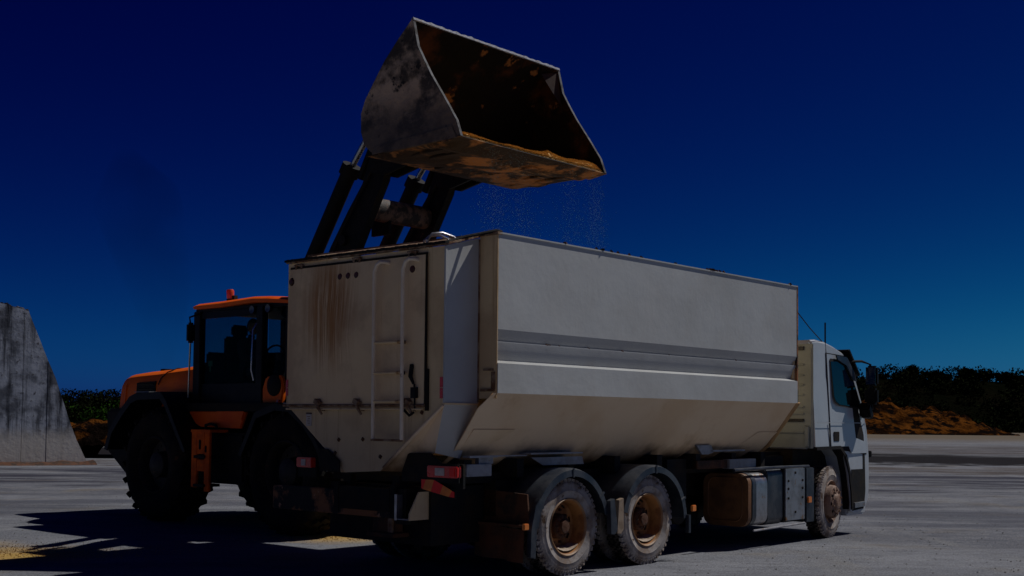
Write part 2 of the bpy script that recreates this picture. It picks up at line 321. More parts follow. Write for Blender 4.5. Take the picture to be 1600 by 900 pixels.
# ------------------------------------------------------------------ distant ridge, bank, forest, trees
def ridge_h(x):
    # height of the wooded ridge along x at y about 265
    t = min(1, max(0, (x + 40) / 90)); t = t * t * (3 - 2 * t)
    return 4.0 + 6.6 * t + .8 * noise.noise((x * .03, 2, 5))
def hills():
    vs = []; fs = []; nx, ny = 120, 14
    for j in range(ny):
        for i in range(nx):
            x = -420 + 8 * i; y = 205 + 14 * j; k = min(1, max(0, (y - 222) / 42)); k = k * k * (3 - 2 * k)
            vs.append((x, y, -.6 + k * (ridge_h(x) + .9) + .5 * noise.noise((x * .07, y * .07, 1))))
    fs = [(j*nx+i, j*nx+i+1, (j+1)*nx+i+1, (j+1)*nx+i) for j in range(ny-1) for i in range(nx-1)]
    M['scrub'] = mat('dark_scrub', (.003, .004, .002), (.006, .005, .003), .08, .95, spec=0, bump=1, bscale=.6, dist=1)
    obj('hill', B().add(vs, fs), 'scrub', kind='structure', angle=80)
hills()
def bank():
    # ragged spoil bank of orange soil at the far edge of the yard on the right
    vs = []; nx, ny = 210, 30
    for j in range(ny):
        for i in range(nx):
            x = 22 + .31 * i * 1.02; y = 168 + .9 * j; u = j / (ny - 1)
            prof = math.sin(min(1, u * 1.5) * math.pi / 2) if u < .66 else max(0, 1 - (u - .66) / .34 * .9)
            h = 4.1 * min(1, max(0, (71.5 - x) / 9)) ** .7 * (1 - .2 * noise.noise((x * .12, 0, 1)))
            f = noise.fractal((x * .30, y * .30, 4), 1, 2, 5) * 1.5 + noise.noise((x * 1.3, y * 1.1, 2)) * .3
            z = (h + f * min(1, h / 2)) * prof - .15 + (.25 * noise.noise((x, y, 0)) if h > .3 else -.2)
            vs.append((x + noise.noise((x * .5, y, 9)) * .4, y, z))
    fs = [(j*nx+i, j*nx+i+1, (j+1)*nx+i+1, (j+1)*nx+i) for j in range(ny-1) for i in range(nx-1)]
    obj('earth_bank', B().add(vs, fs), 'soil', angle=25, kind='structure')
bank()
def mound():
    vs = []; nx, ny = 60, 26
    for j in range(ny):
        for i in range(nx):
            u, v = i / (nx-1) * 2 - 1, j / (ny-1) * 2 - 1; x = -15.4 + 3.1 * u; y = 47 + 2.2 * v
            e = max(0, 1 - (u*u) ** 1.2 - v*v * .9); z = 1.42 * e ** .45 + (noise.fractal((x*1.6, y*1.6, 2), 1, 2, 5) * .22) * (1 if e > 0 else 0) - .1
            vs.append((x, y, z))
    fs = [(j*nx+i, j*nx+i+1, (j+1)*nx+i+1, (j+1)*nx+i) for j in range(ny-1) for i in range(nx-1)]
    obj('soil_heap', B().add(vs, fs), 'soil', angle=25, label='small heap of orange soil behind the foot of the concrete wall', cat='soil heap')
mound()
def leaves(b, n, fn, s):
    for i in range(n):
        p = fn()
        if p is None: continue
        a = Vector((random.gauss(0, 1), random.gauss(0, 1), random.gauss(0, 1))).normalized(); c = a.orthogonal().normalized(); d = a.cross(c)
        k = s * random.uniform(.6, 1.4); p = Vector(p)
        b.add([p - c*k, p + d*k*.6, p + c*k, p - d*k*.6], [(0, 1, 2, 3)])
def forest():
    b = B()
    bumps = [(random.uniform(-260, 330), random.uniform(222, 268), random.uniform(1.6, 3.4)) for _ in range(1500)]
    gx = B()
    for bx, by, br in bumps:
        if abs(bx) > by * .5 + 12: continue
        k = min(1, max(0, (by - 222) / 42)); k = k*k*(3-2*k); gz = -.6 + k * ridge_h(bx)
        tgt = gx if (bx < -20 and by < 245 and random.random() < .5) else b
        def f():
            v = Vector((random.gauss(0, 1), random.gauss(0, 1), random.gauss(0, 1))).normalized() * br * random.uniform(.7, 1.05)
            return (bx + v.x * 1.2, by + v.y, gz + max(-.3, v.z * .75 + br * .45))
        leaves(tgt, 190, f, .29)
    obj('woodland', b, 'leaf_dark', kind='stuff', angle=10)
    obj('green_undergrowth', gx, 'leaf_green', kind='stuff', angle=10)
forest()
def trees():
    crowns = []
    for s in range(5):
        b = B(); cl = [(random.uniform(-1.7, 1.7), random.uniform(-1.5, 1.5), random.uniform(-.7, 1.3), random.uniform(.8, 1.5)) for _ in range(9)]
        for cx, cy, cz, cr in cl:
            def f():
                v = Vector((random.gauss(0, 1), random.gauss(0, 1), random.gauss(0, 1))).normalized() * cr * random.uniform(.55, 1.08)
                return (cx + v.x, cy + v.y, cz + v.z * .8)
            leaves(b, 300, f, .22)
        crowns.append(b.mesh('crown', 'leaf_dark', 10))
    tr = B()
    tr.tube([(0, 0, -.5), (.05, 0, 1.5), (0, .1, 3.2)], [.22, .17, .09], 7)
    for a in range(5): tr.tube([(0, 0, 1.7 + .2*a), (math.cos(a*1.3)*.8, math.sin(a*1.3)*.8, 2.6+.25*a), (math.cos(a*1.3)*1.3, math.sin(a*1.3)*1.3, 3.3+.25*a)], [.08, .05, .02], 5)
    trm = tr.mesh('trunk', 'bark')
    xs = [79.5, 83, 86, 89.2, 92.3, 95.6, 98.6, 101.8, 105, 108.4]
    lab = ['dark tree on the skyline closest to the truck cab mirror', 'second dark tree from the cab along the right skyline', 'pointed dark tree, third from the cab on the right skyline',
           'broad low crown on the skyline above the left of the soil bank', 'dark crown on the skyline above the crest of the soil bank', 'tall dark crown midway along the right skyline',
           'narrow pointed crown just right of the tall middle crown on the skyline', 'wide flat dark tree on the skyline above the end of the soil bank', 'round dark tree second from the right edge of the skyline', 'dark tree on the skyline at the right edge of the picture']
    for i, x in enumerate(xs):
        y = 262 + random.uniform(-4, 4); gz = -.6 + ridge_h(x)
        s = .72 + .10 * random.random() + (.12 if i in (5, 8) else 0) - (.15 if i < 2 else 0)
        t = empty('tree', (x, y, gz - 1.3), random.uniform(0, 6), None, lab[i], 'tree', 'trees along the right skyline')
        o = obj('crown', crowns[i % 5], parent=t, loc=(0, 0, 3.3 * s)); o.scale = (s, s, s * (1.15 if i in (2, 6) else .9))
        o = obj('trunk', trm, parent=t); o.scale = (s, s, s)
    for i, (x, lb) in enumerate(((-90, 'small tree on the left skyline beside the concrete wall slope'), (-85, 'middle small tree on the left skyline between wall and loader'), (-79.5, 'small tree on the left skyline next to the loader hood'))):
        t = empty('tree', (x, 258, -.6 + ridge_h(x) - 2.0), i, None, lb, 'tree', 'small trees on the left skyline')
        o = obj('crown', crowns[(i + 2) % 5], parent=t, loc=(0, 0, 2.2)); o.scale = (.6, .6, .5)
        o = obj('trunk', trm, parent=t); o.scale = (.6, .6, .6)
trees()

# ------------------------------------------------------------------ concrete wall
def wall():
    t = empty('concrete_wall', (-13.46, 39, 0), R(38), None, 'stained grey concrete wall with sloping right end and dark streaks', 'wall')
    def top(x):   # world x -> z of the top
        pts = [(-26, 5.5), (-18, 5.3), (-16.4, 5.13), (-15.95, 5.0), (-15.56, 4.88), (-15.25, 4.17), (-14.93, 3.42), (-14.6, 2.72), (-14.1, 1.36), (-13.86, .80), (-13.45, 0.02)]
        for (a, b_), (c, d) in zip(pts, pts[1:]):
            if a <= x <= c: return b_ + (d - b_) * (x - a) / (c - a)
        return 0
    joints = [-26, -23.3, -20.6, -18.1, -15.69, -14.87, -13.46]
    for j, (a, b_) in enumerate(zip(joints, joints[1:])):
        k = max(3, int((b_ - a) / .12)); xs = [a + .008 + (b_ - a - .016) * i / k for i in range(k + 1)]
        poly = [(xs[0] + 16, -.1)] + [(x + 16, max(.0, top(x) + .035 * noise.noise((x * 4, 1, 3)))) for x in xs] + [(xs[-1] + 16, -.1)]
        poly = [((x - 16 + 13.46) * .917, z * (1 + .0125 * (x - 16 + 13.46))) for x, z in poly]
        d = .006 * (j % 2)
        b = B().prism(poly, 1, -d, .55)
        for p in range(len(b.f)):
            f = b.f[p]
            if len(f) == 4:
                zz = [b.v[i][2] for i in f]; xx = [b.v[i][0] for i in f]
                if min(zz) > -.05 and abs(max(xx) - min(xx)) > .01: b.m[p] = 1
        obj('panel', b, ['concrete', 'conctop'], t, angle=50)
    fl = B(); vs = [];
    # kicker of dirt and spilled material along the foot
    for i in range(110):
        x = -11 + 11.2 * i / 109; w = .35 + .12 * noise.noise((x * 1.5, 0, 0)); h = .10 + .07 * noise.noise((x * 2, 5, 0))
        vs += [(x, -w, -.03), (x, -.03 - w * .3, h * .7), (x, .02, h)]
    fs = []
    for i in range(109):
        for k in range(2): fs.append((i*3+k, (i+1)*3+k, (i+1)*3+k+1, i*3+k+1))
    fl.add(vs, fs); obj('dirt_fillet', fl, 'rust', t, kind='stuff')
    cr = B()
    for i in range(90):
        x = random.uniform(-16.9, -15.55); z = top(x); r = random.uniform(.015, .045)
        cr.box(((x + 13.46) * .917, random.uniform(.02, .5), z * (1 + .0125 * (x + 13.46)) + r * .4), (r*2, r*2, r*1.3), RZ(random.random() * 3) @ RX(random.random()))
    obj('crumbled_edge', cr, 'conctop', t, kind='stuff')
wall()

# ------------------------------------------------------------------ tyres
def truck_wheel_meshes():
    b = B()
    b.lathe([(.272, .02), (.30, .012), (.345, .002), (.355, -.002), (.36, .002), (.40, .004), (.428, .012), (.444, .030), (.449, .055), (.449, .066)], n=64, mi=0)
    b.lathe([(.449, .066), (.448, .11), (.448, .18), (.448, .215), (.43, .238), (.36, .25), (.30, .245), (.272, .235)], n=64, mi=1)
    N = 46
    for k in range(N):
        for r, (y, w, off) in enumerate(((.045, .040, 0), (.087, .034, .5), (.125, .034, 0), (.163, .034, .5), (.205, .040, 0))):
            t = 2 * math.pi * (k + off) / N; rot = RY(-t) @ RX(.0)
            p = RY(-t) @ Vector((.4575, y, 0))
            rr = RY(-t) @ Matrix.Rotation(.25 * (1 if r % 2 else -1), 3, 'X')
            b.box(p, (.030, w, .042), rr, mi=0 if r == 0 else 1)
    # raised characters-like ribs on the sidewall
    for k in range(72):
        t = 2 * math.pi * k / 72
        b.box(RY(-t) @ Vector((.436, .018, 0)), (.024, .010, .012), RY(-t) @ RZ(.5), mi=0)
    tyre = b.mesh('tyre', ['sidewall', 'tread'], 40)
    rim = B()
    rim.lathe([(.275, .03), (.284, .012), (.276, .002), (.266, .010), (.262, .022)], n=48, mi=1)
    rim.lathe([(.262, .022), (.255, .04), (.248, .11), (.246, .16), (.225, .172), (.205, .176), (.20, .176), (.13, .176), (.125, .176)], n=48, mi=0, skip=lambda i, k: i == 4 and k % 6 in (1, 2))
    hub = B(); hub.lathe([(.125, .176), (.118, .10), (.105, .085), (.075, .08), (.06, .045), (.0, .040)], n=32)
    for k in range(10):
        t = 2 * math.pi * k / 10; hub.lathe([(.015, .176), (.015, .150), (0, .148)], c=(.165*math.cos(t), 0, .165*math.sin(t)), n=6)
    for k in range(10):
        t = 2 * math.pi * k / 10; hub.lathe([(.009, .085), (.009, .070), (0, .069)], c=(.09*math.cos(t), 0, .09*math.sin(t)), n=6)
    caked = B(); vs = []
    for i in range(26):
        a = -math.pi/2 + (i - 12.5) / 12.5 * .78
        for j in range(5):
            y = .03 + j * .033; e = 1 - abs((i - 12.5) / 12.5) ** 2
            r = .252 - (.008 + .045 * e) * (.35 + .65 * min(1, j / 3)) * (1 + .25 * noise.noise((i * .5, j, 0)))
            vs.append((r * math.cos(a), y, r * math.sin(a)))
    caked.add(vs, [(i*5+j, (i+1)*5+j, (i+1)*5+j+1, i*5+j+1) for i in range(25) for j in range(4)])
    fr = B()
    fr.lathe([(.275, .03), (.284, .012), (.276, .002), (.266, .010), (.262, .03), (.25, .055), (.235, .07), (.225, .05), (.215, -.03), (.205, -.045), (.195, -.052), (.150, -.058), (.135, -.062), (.118, -.06)], n=60, mi=0,
             skip=lambda i, k: i == 10 and k % 6 in (0, 1))
    fh = B(); fh.lathe([(.118, -.060), (.10, -.085), (.085, -.092), (.03, -.096), (0, -.096)], n=30); fh.lathe([(.21, -.02), (.10, -.02)], n=24, mi=1)
    for k in range(10):
        t = 2 * math.pi * (k + .5) / 10; fh.lathe([(.014, -.05), (.014, -.085), (0, -.088)], c=(.175*math.cos(t)*.87, 0, .175*math.sin(t)*.87), n=6)
    return tyre, rim.mesh('rim', ['rim', 'lip']), hub.mesh('hub', 'rust'), caked.mesh('caked_dirt', 'paledirt'), fr.mesh('rim', 'hub'), fh.mesh('hub', ['hub', 'black'])
TYRE, RIM, HUB, CAKED, FRIM, FHUB = truck_wheel_meshes()

# ------------------------------------------------------------------ the truck (local X forward, Y left, Z up)
truck = empty('bulk_truck', (-.3956, 13.0106, 0), math.pi/2 - TH, None, 'white bulk tipper truck with dirty tall hopper body and white cab, seen from behind', 'truck')
w = 1.355; XR = -1.145; XF = 4.545; XB = -1.61; YB = 1.13
def truck_body():
    T = truck
    prof = [(-w, 3.258), (-w, 2.375), (-1.305, 2.268), (-1.338, 2.264), (-1.338, 2.250), (-1.285, 2.092), (-1.36, 2.062), (-1.36, 1.785)]
    inn = [(y + .05, z) for y, z in prof]
    for sgn in (1, -1):
        b = B(); pr = [Vector((y * sgn, z)) for y, z in prof]; q = [Vector((y * sgn, z)) for y, z in inn]
        b.multi(pr, q, 0, XR, XF, 0); obj('side_panel', b, 'white', T, angle=20)
    obj('top_rail', B().bb(XR, XF, -w - .012, -w + .06, 3.258, 3.275), 'white', T, bevel=.003)
    obj('top_rail', B().bb(XR, XF, w - .06, w + .012, 3.258, 3.275), 'white', T, bevel=.003)
    obj('corner_post', B().bb(XF - .012, XF + .02, -w - .004, -w + .10, 1.79, 3.28), 'grimyblack', T, bevel=.003)
    # hopper side: one folded sheet each side and end plates
    hp = [(-1.355, 1.785), (-1.245, 1.64), (-1.13, 1.49), (-1.02, 1.35), (-.935, 1.25), (-.84, 1.165), (-.73, 1.10), (-.58, 1.05), (-.40, 1.03)]
    for sgn in (1, -1):
        b = B(); vs = []; fs = []
        for y, z in hp:
            k = (1.785 - z) / .785
            vs += [(XR - .05 + .03 * k - (.10 if z < 1.75 else 0), y * sgn, z), (XF + .005 - .06 * k, y * sgn, z)]
        n = len(hp); fs = [(2*i, 2*i+1, 2*i+3, 2*i+2) for i in range(n-1)]
        b.add(vs, fs); b.add([(x, y - .012 * -sgn, z) for x, y, z in vs], fs)
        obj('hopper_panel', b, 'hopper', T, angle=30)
    # front and rear walls of the main body
    fw = B().prism([(-w + .02, 3.25), (-w + .03, 1.80), (-.88, 1.2), (-.4, 1.01), (.4, 1.01), (.88, 1.2), (w - .03, 1.80), (w - .02, 3.25)], 0, XF - .05, XF - .01)
    obj('front_wall', fw, 'grimy', T)
    fg = B().strip([(-1.362, 1.785), (-1.13, 1.485), (-.94, 1.24), (-.80, 1.13), (-.6, 1.04)], 0, XF - .03, XF + .07, .02)
    obj('flange', fg, 'flangebrown', T)
    for sgn in (1, -1):
        obj('rear_post', B().bb(XR - .014, XR, sgn * w, sgn * YB, 1.735, 3.25), 'grimy', T, bevel=.003)
    obj('top_rail', B().bb(XR - .03, XR + .04, -w - .012, w + .012, 3.252, 3.278), 'rustseam', T, bevel=.003)
    obj('seam', B().tube([(XR - .022, -YB - .002, 1.70), (XR - .022, -YB - .002, 3.22)], .010, 6), 'rustseam', T)
    obj('bracket', B().bb(XR - .03, XR - .012, -1.32, -1.2, 1.99, 2.01), 'rustseam', T)
    obj('bracket', B().bb(XR - .035, XR - .012, -1.335, -1.17, 1.80, 1.825).bb(XR - .03, XR - .012, -1.34, -1.30, 1.82, 1.98), 'rustseam', T)
    # rear bustle, upper
    up = B(); up.add([(XB, -YB, 1.68), (XB, YB, 1.68), (XB, YB, 3.115), (XB, -YB, 3.115)], [(0, 1, 2, 3)])
    obj('rear_wall', up, 'grimy', T)
    for sgn in (-1, 1):
        obj('side_cheek', B().prism([(XB + .004, 1.683), (XR - .014, 1.683), (XR - .014, 3.235), (XB + .004, 3.118)], 1, sgn * YB, sgn * (YB - .03)), 'white', T)
    obj('corner_strip', B().bb(XB - .006, XB + .012, -YB - .006, -YB + .012, 1.69, 3.11), 'white', T)
    obj('top_plate', B().prism([(XB - .02, 3.115), (XR - .03, 3.238), (XR - .03, 3.262), (XB - .02, 3.139)], 1, -YB - .02, YB + .02), 'rustseam', T, bevel=.004)
    rg = B()
    for i in range(60):
        y = -YB + 2 * YB * i / 59; rg.box((XB - .012 + .02 * noise.noise((i, 0, 0)), y, 3.145 + .008 * noise.noise((i * .6, 3, 0))), (.05, .05, .022), RX(.3 * noise.noise((i * .8, 1, 1))))
    obj('tarp_seal', rg, 'black', T)
    obj('tarp_seal', B().tube([(XB + .02, -YB + .02, 3.15), (XB + .25, -YB - .01, 3.225), (XR, -w + .03, 3.29), (XR + .06, -w + .02, 3.285)], .016, 7), 'black', T)
    # lower rear, funnel of flat sheets
    lo = B(); A_ = (XB, YB, 1.68); B_ = (XB, -YB, 1.68); C_ = (XB, -.30, 1.045); D_ = (XB, .20, 1.015)
    lo.add([A_, B_, C_, D_], [(0, 1, 2, 3)]); lo.add([(p[0] + .02, p[1], p[2]) for p in (A_, B_, C_, D_)], [(3, 2, 1, 0)])
    obj('lower_rear_wall', lo, 'grimy', T)
    fc = B(); G = (XB + .12, -.90, 1.228); K = (XB + .15, -.45, 1.04)
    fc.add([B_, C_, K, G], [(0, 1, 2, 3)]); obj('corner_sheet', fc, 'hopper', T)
    ft = B(); ft.add([(XB, -YB, 1.68), (XR - .015, -YB, 1.68), (XR - .01, -.90, 1.17), G], [(0, 1, 2, 3)]); obj('lower_cheek', ft, 'white', T)
    fl = B(); fl.add([(XB, YB, 1.68), (XR, YB, 1.68), (XR, .8, 1.1), (XB + .2, .5, 1.0), D_], [(0, 1, 2, 3, 4)]); obj('lower_cheek', fl, 'grimy', T)
    obj('edge_rib', B().tube([(XB - .01, -YB - .0, 1.665), (XB - .012, -.78, 1.40), (XB - .012, -.36, 1.075)], [.012, .02, .02], 6), 'hopper', T)
    obj('lower_ledge', B().bb(XB - .006, XR - .02, -YB - .012, -YB + .004, 1.672, 1.69), 'grimy', T)
    # small gusset plates on the hopper
    HP = hp
    def hy(z):
        for (a, b_), (c, d) in zip(HP, HP[1:]):
            if d <= z <= b_: return a + (c - a) * (b_ - z) / (b_ - d)
        return HP[-1][0]
    def gus(pts):
        pts = [(x, hy(z) - .010, z - .004) for x, _, z in pts]
        b = B(); n = len(pts); b.add(pts + [(x, y + .03, z - .02) for x, y, z in pts], [tuple(range(n)), tuple(range(2*n-1, n-1, -1))] + [(i, n+i, n+(i+1) % n, (i+1) % n) for i in range(n)]); return b
    obj('gusset', gus([(-1.19, -1.12, 1.45), (-.60, -1.12, 1.45), (-.98, -.95, 1.20), (-1.19, -.93, 1.20)]), 'hopper', T)
    obj('gusset', gus([(4.05, -1.10, 1.42), (4.52, -1.10, 1.42), (4.47, -.93, 1.13), (4.36, -.96, 1.20), (3.75, -.97, 1.20)]), 'hopper', T)
    br = B().prism([(2.80, 1.26), (3.12, 1.26), (3.17, 1.17), (3.05, 1.15), (2.92, 1.15)], 1, -.98, -.95); br.bb(3.1, 3.9, -.98, -.95, 1.18, 1.20)
    obj('bracket', br, 'plate', T)
    sp = B()
    for y, z in ((-.05, 1.34), (.6, 1.22), (.35, 1.2), (-.3, 1.18), (.3, 1.33), (-.85, 1.6)): sp.box((XB - .006, y, z), (.012, .03, .03), RX(.6))
    obj('bolt_hole', sp, 'rust', T, kind='stuff')
    db = B()
    for i in range(22):
        x = random.choice((random.uniform(-.9, 4.4), random.gauss(2.55, .05))); db.box((x, -w + .01, 3.283 + .004 * random.random()), (.03 + .04 * random.random(), .03, .02), RZ(random.random()) @ RX(random.random()))
    for i in range(7):
        x = random.choice((-.42, -.40, -.38, -.18, .22, .26, .72, .78, 1.7, 3.1)) + random.gauss(0, .02); db.box((x, -1.336, 2.268), (.015 + .03 * random.random(), .005, .006 + .008 * random.random()), RY(random.random() * .4))
    obj('stuck_debris', db, 'rust', T, kind='stuff')
truck_body()
def truck_rear():
    T = truck
    # tailgate: a thin folded sheet creased along its diagonals
    y0, y1, z0, z1 = 1.065, -.895, 1.675, 3.05; d = XB - .028; c = (d - .055, (y0+y1)/2 , (z0+z1)/2 - .03)
    b = B(); P = [(d, y0, z0), (d, y1, z0), (d, y1, z1), (d, y0, z1)]
    b.add(P + [c], [(0, 1, 4), (1, 2, 4), (2, 3, 4), (3, 0, 4)]); b.add(P + [(XB - .001, y, z) for _, y, z in P], [(0, 4, 5, 1), (1, 5, 6, 2), (2, 6, 7, 3), (3, 7, 4, 0)])
    gate = obj('tailgate', b, 'door', T, angle=2)
    obj('seal', B().tube([(d + .012, y0, z1 + .012), (d + .006, y1 - .012, z1 + .012), (d + .006, y1 - .016, z0)], .013, 6), 'black', gate)
    obj('seal', B().bb(d + .002, d + .024, y1 - .045, y1 - .012, z0 - .06, z0 + .32), 'black', gate)
    obj('lower_bar', B().tube([(d - .012, y0 + .06, z0 - .012), (d - .012, y1 - .02, z0 - .012)], .013, 8), 'rustseam', gate)
    obj('lower_bar', B().tube([(d - .02, y0, z0 - .045), (d - .02, y1, z0 - .045)], .011, 8), 'grimy', gate)
    for y in (.56, -.02, -.72):
        k = B(); k.tube([(d - .01, y, z0 + .05), (d - .05, y - .015, z0 - .02), (d - .02, y - .05, z0 - .10)], [.014, .018, .011], 6); k.box((d - .035, y, z0 + .02), (.05, .07, .045), RX(.5)); k.box((d - .01, y - .06, z0 - .05), (.02, .03, .03))
        obj('latch', k, 'rustseam', gate)
    k = B().tube([(d - .02, -.755, 2.04), (d - .045, -.765, 1.93), (d - .03, -.79, 1.86)], [.02, .022, .012], 6); k.tube([(d - .02, -.79, 1.86), (d - .02, -.80, 1.62)], .009, 6)
    k.box((d - .03, -.80, 1.78), (.04, .06, .10)); k.tube([(d - .04, -.68, 1.62), (d - .05, -.76, 1.57), (d - .03, -.80, 1.60)], .012, 6)
    obj('lever', k, 'black', gate)
    for y in (.93, .05, -.72):
        k = B(); k.tube([(d, y - .06, z1 + .04), (d, y + .06, z1 + .04)], .012, 6); k.bb(d - .004, d + .02, y - .055, y - .03, z1 - .005, z1 + .04); k.bb(d - .004, d + .02, y + .03, y + .055, z1 - .005, z1 + .04)
        obj('hinge', k, 'rustseam', gate)
    for y in (1.035, .285, .165, .045, -.735):
        m = B().lathe([(.0, -.022), (.026, -.020), (.033, -.012), (.035, .006)], c=(0, 0, 0), axis=0, n=20); m.lathe([(.034, -.006), (.042, -.004), (.043, .006)], axis=0, n=20, mi=1)
        obj('marker_lamp', m, ['darkred', 'rust'], gate, loc=(d + (.0 if abs(y) > .7 else .004), y, 2.925))
    # ladder
    lad = empty('ladder', (0, 0, 0), 0, T); X = -1.725
    for y in (-.30, -.69):
        obj('rail', B().tube([(X + .10, y - .115, 3.0), (X + .05, y - .10, 3.012), (X + .01, y - .07, 3.012), (X, y - .03, 2.985), (X, y, 2.92), (X, y, 2.6), (X, y - .01, 1.345)], .018, 10), 'ladderpaint', lad)
    for z in (2.25, 1.965, 1.70): obj('rung', B().tube([(X + .004, -.30, z), (X + .004, -.69, z)], .015, 8), 'grimy', lad)
    obj('rung', B().bb(X - .02, X + .02, -.30, -.70, 1.33, 1.352), 'rustseam', lad, bevel=.003)
    for z in (2.25, 1.965, 1.70): obj('rung_stay', B().bb(X + .01, XB - .02, -.66, -.62, z - .015, z + .015), 'rust', lad)
    obj('dark_panel', B().bb(XB - .034, XB - .03, -.12 - .18, -.50, 1.755, 1.79), 'rust', T)
    for y, z0, z1 in ((-1.095, 1.725, 1.925), (1.118, 1.76, 1.93)):
        for i in range(2): obj('reflector', B().bb(XB - .006, XB - .001, y - .018, y + .018, z0 + i * (z1 - z0) / 2 + .003, z0 + (i + 1) * (z1 - z0) / 2 - .003), 'red', T)
    lb = B().bb(XB - .006, XB - .001, .72, .80, 1.46, 1.585); obj('safety_label', lb, 'label', T)
    obj('label_header', B().bb(XB - .008, XB - .003, .718, .802, 1.578, 1.592), 'darkred', T)
    for i in range(4): obj('label_line', B().bb(XB - .009, XB - .006, .74, .785 - .01 * (i % 2), 1.55 - .022 * i, 1.556 - .022 * i), 'rustseam', T)
    obj('hand_hoop', B().tube([(-1.60, -.88, 3.12), (-1.62, -.90, 3.19), (-1.58, -.92, 3.245), (-1.48, -.95, 3.262), (-1.36, -.98, 3.235), (-1.29, -1.0, 3.18)], .014, 8), 'metal', T)
    obj('hand_hoop', B().tube([(-1.56, -.80, 3.13), (-1.585, -.82, 3.19), (-1.55, -.85, 3.235), (-1.45, -.90, 3.245), (-1.33, -.95, 3.20)], .010, 8), 'metal', T)
truck_rear()
def truck_chassis():
    T = truck
    for s in (1, -1):
        obj('chassis_rail', B().bb(-1.55, 6.5, s * .36, s * .44, .62, .92), 'black', T, bevel=.008)
    cm = B().bb(-.05, .05, -.358, .358, .66, .88).mesh('cross_member', 'black')
    for x in (-1.5, -.7, .7, 2.0, 3.1, 4.2, 5.1): obj('cross_member', cm, parent=T, loc=(x, 0, 0))
    b = B().bb(-1.25, 4.4, -.80, .80, .925, 1.02)
    for x in (-1.15, -.4, .4, 1.2, 2.0, 2.8, 3.6, 4.3): b.bb(x - .05, x + .05, -1.0, 1.0, .98, 1.16)
    b.bb(-1.15, 4.4, -.62, -.55, 1.0, 1.15)
    obj('subframe', b, 'black', T)
    b = B()
    for x in (-.6, -.05, .65, 1.35, 2.1): b.bb(x, x + .28, -.86, -.5, .60, .95); b.bb(x, x + .28, .5, .86, .60, .95)
    b.bb(-1.35, -.62, -.72, .72, .35, .90); b.bb(2.3, 2.7, -.9, -.5, .45, 1.1); b.bb(2.25, 4.9, .5, 1.15, .3, 1.0)
    b.tube([(2.55, -.9, .5), (2.55, -.45, .5)], .16, 16); b.bb(4.6, 6.3, -.75, .75, .45, 1.15); b.bb(4.5, 5.0, -.9, .9, .9, 1.1)
    obj('underbody_tanks', b, 'black', T)
    for x in (.07, 1.435, 5.77):
        obj('axle', B().tube([(x, -1.02, .463), (x, 1.02, .463)], .085, 12).lathe([(.0, -.22), (.17, -.18), (.21, 0), (.17, .18), (0, .22)], c=(x, 0, .463), n=20), 'black', T)
    def wheel(x, y, side, front=False):
        # side -1: the outer face looks to the right of the truck
        e = empty('wheel', (x, y, .48), 0 if side < 0 else math.pi, T); e.scale = (1.03, 1, 1.02)
        e.rotation_euler[1] = random.random() * .0
        obj('tyre', TYRE, parent=e)
        if front: obj('rim', FRIM, parent=e); obj('hub', FHUB, parent=e)
        else:
            obj('rim', RIM, parent=e); h = obj('hub', HUB, parent=e)
        return e
    for x in (.07, 1.435):
        for s in (-1, 1):
            e = wheel(x, s * 1.245, s)
            c = obj('caked_dirt', CAKED, parent=e)
            wheel(x, s * .945, s)
    for s in (-1, 1):
        e = wheel(5.77, s * 1.215, s, True); e.rotation_euler[2] += R(8)
    # mudguards over the rear wheels (right side seen)
    def guard(x, s, a0, a1, skirt):
        b = B(); n = 26; y0, y1 = s * 1.30, s * .78; vs = []; R0 = .605
        for i in range(n + 1):
            a = R(a0 + (a1 - a0) * i / n); c, z = math.cos(a), math.sin(a)
            for (r, y) in ((R0 - .065, y0 + s*.004), (R0, y0), (R0 + .018, y0 - s * .05), (R0 + .018, y1), (R0 - .0, y1), (R0 - .0, y0 - s * .045), (R0 - .06, y0 - s*.012)):
                zz = .445 + r * z * 1.0
                vs.append((x + r * c, y, zz))
        fs = [(i*7+k, (i+1)*7+k, (i+1)*7+(k+1) % 7, i*7+(k+1) % 7) for i in range(n) for k in range(7)] + [tuple(range(7)), tuple(range(n*7+6, n*7-1, -1))]
        b.add(vs, fs); g = obj('mudguard', b, 'guard', T, angle=30)
        if s < 0:
            for a in (a0 + 22, a1 - 22, 90):
                q = R(a); rv = B().box((x + .575 * math.cos(q), y0 - .004, .445 + .575 * math.sin(q)), (.022, .012, .09), RY(-q + math.pi/2)); obj('strap', rv, 'guard', g)
        return g
    for s in (-1, 1):
        guard(.06, s, 14, 174, .3); guard(1.50, s, 2, 166, .3)
    for x, l in ((.645, .02), (.80, -.03)):
        b = B().prism([(x - .02, .72), (x + .06, .74), (x + .10 + l, .42), (x + .05 + l, .37), (x - .02 + l, .38)], 1, -1.335, -1.28)
        obj('guard_end', b, 'tan' if l < 0 else 'guard', T, bevel=.004)
    b = B().prism([(-.62, .50), (-.56, .72), (-.48, .80), (-.43, .74), (-.53, .58), (-.55, .22), (-.63, .24)], 1, -1.335, -1.28); obj('guard_end', b, 'guard', T, bevel=.004)
    b = B().bb(2.09, 2.13, -1.335, -1.29, .30, .50); obj('guard_end', b, 'guard', T)
    b = B().prism([(-.68, .86), (-1.26, .83), (-1.29, .52), (-.66, .55)], 0, -.60, -.58)
    obj('splash_plate', b, 'rust', T)
    mf = B(); vs = []
    for i in range(13):
        for j in range(9):
            y = -1.29 + .64 * i / 12; z = .22 + .31 * j / 8 - .03 * (1 - i / 12); vs.append((-.68 - .03 * math.sin(i * .9) * (1 - j / 8) - .02 * (1 - j / 8) ** 2, y, z))
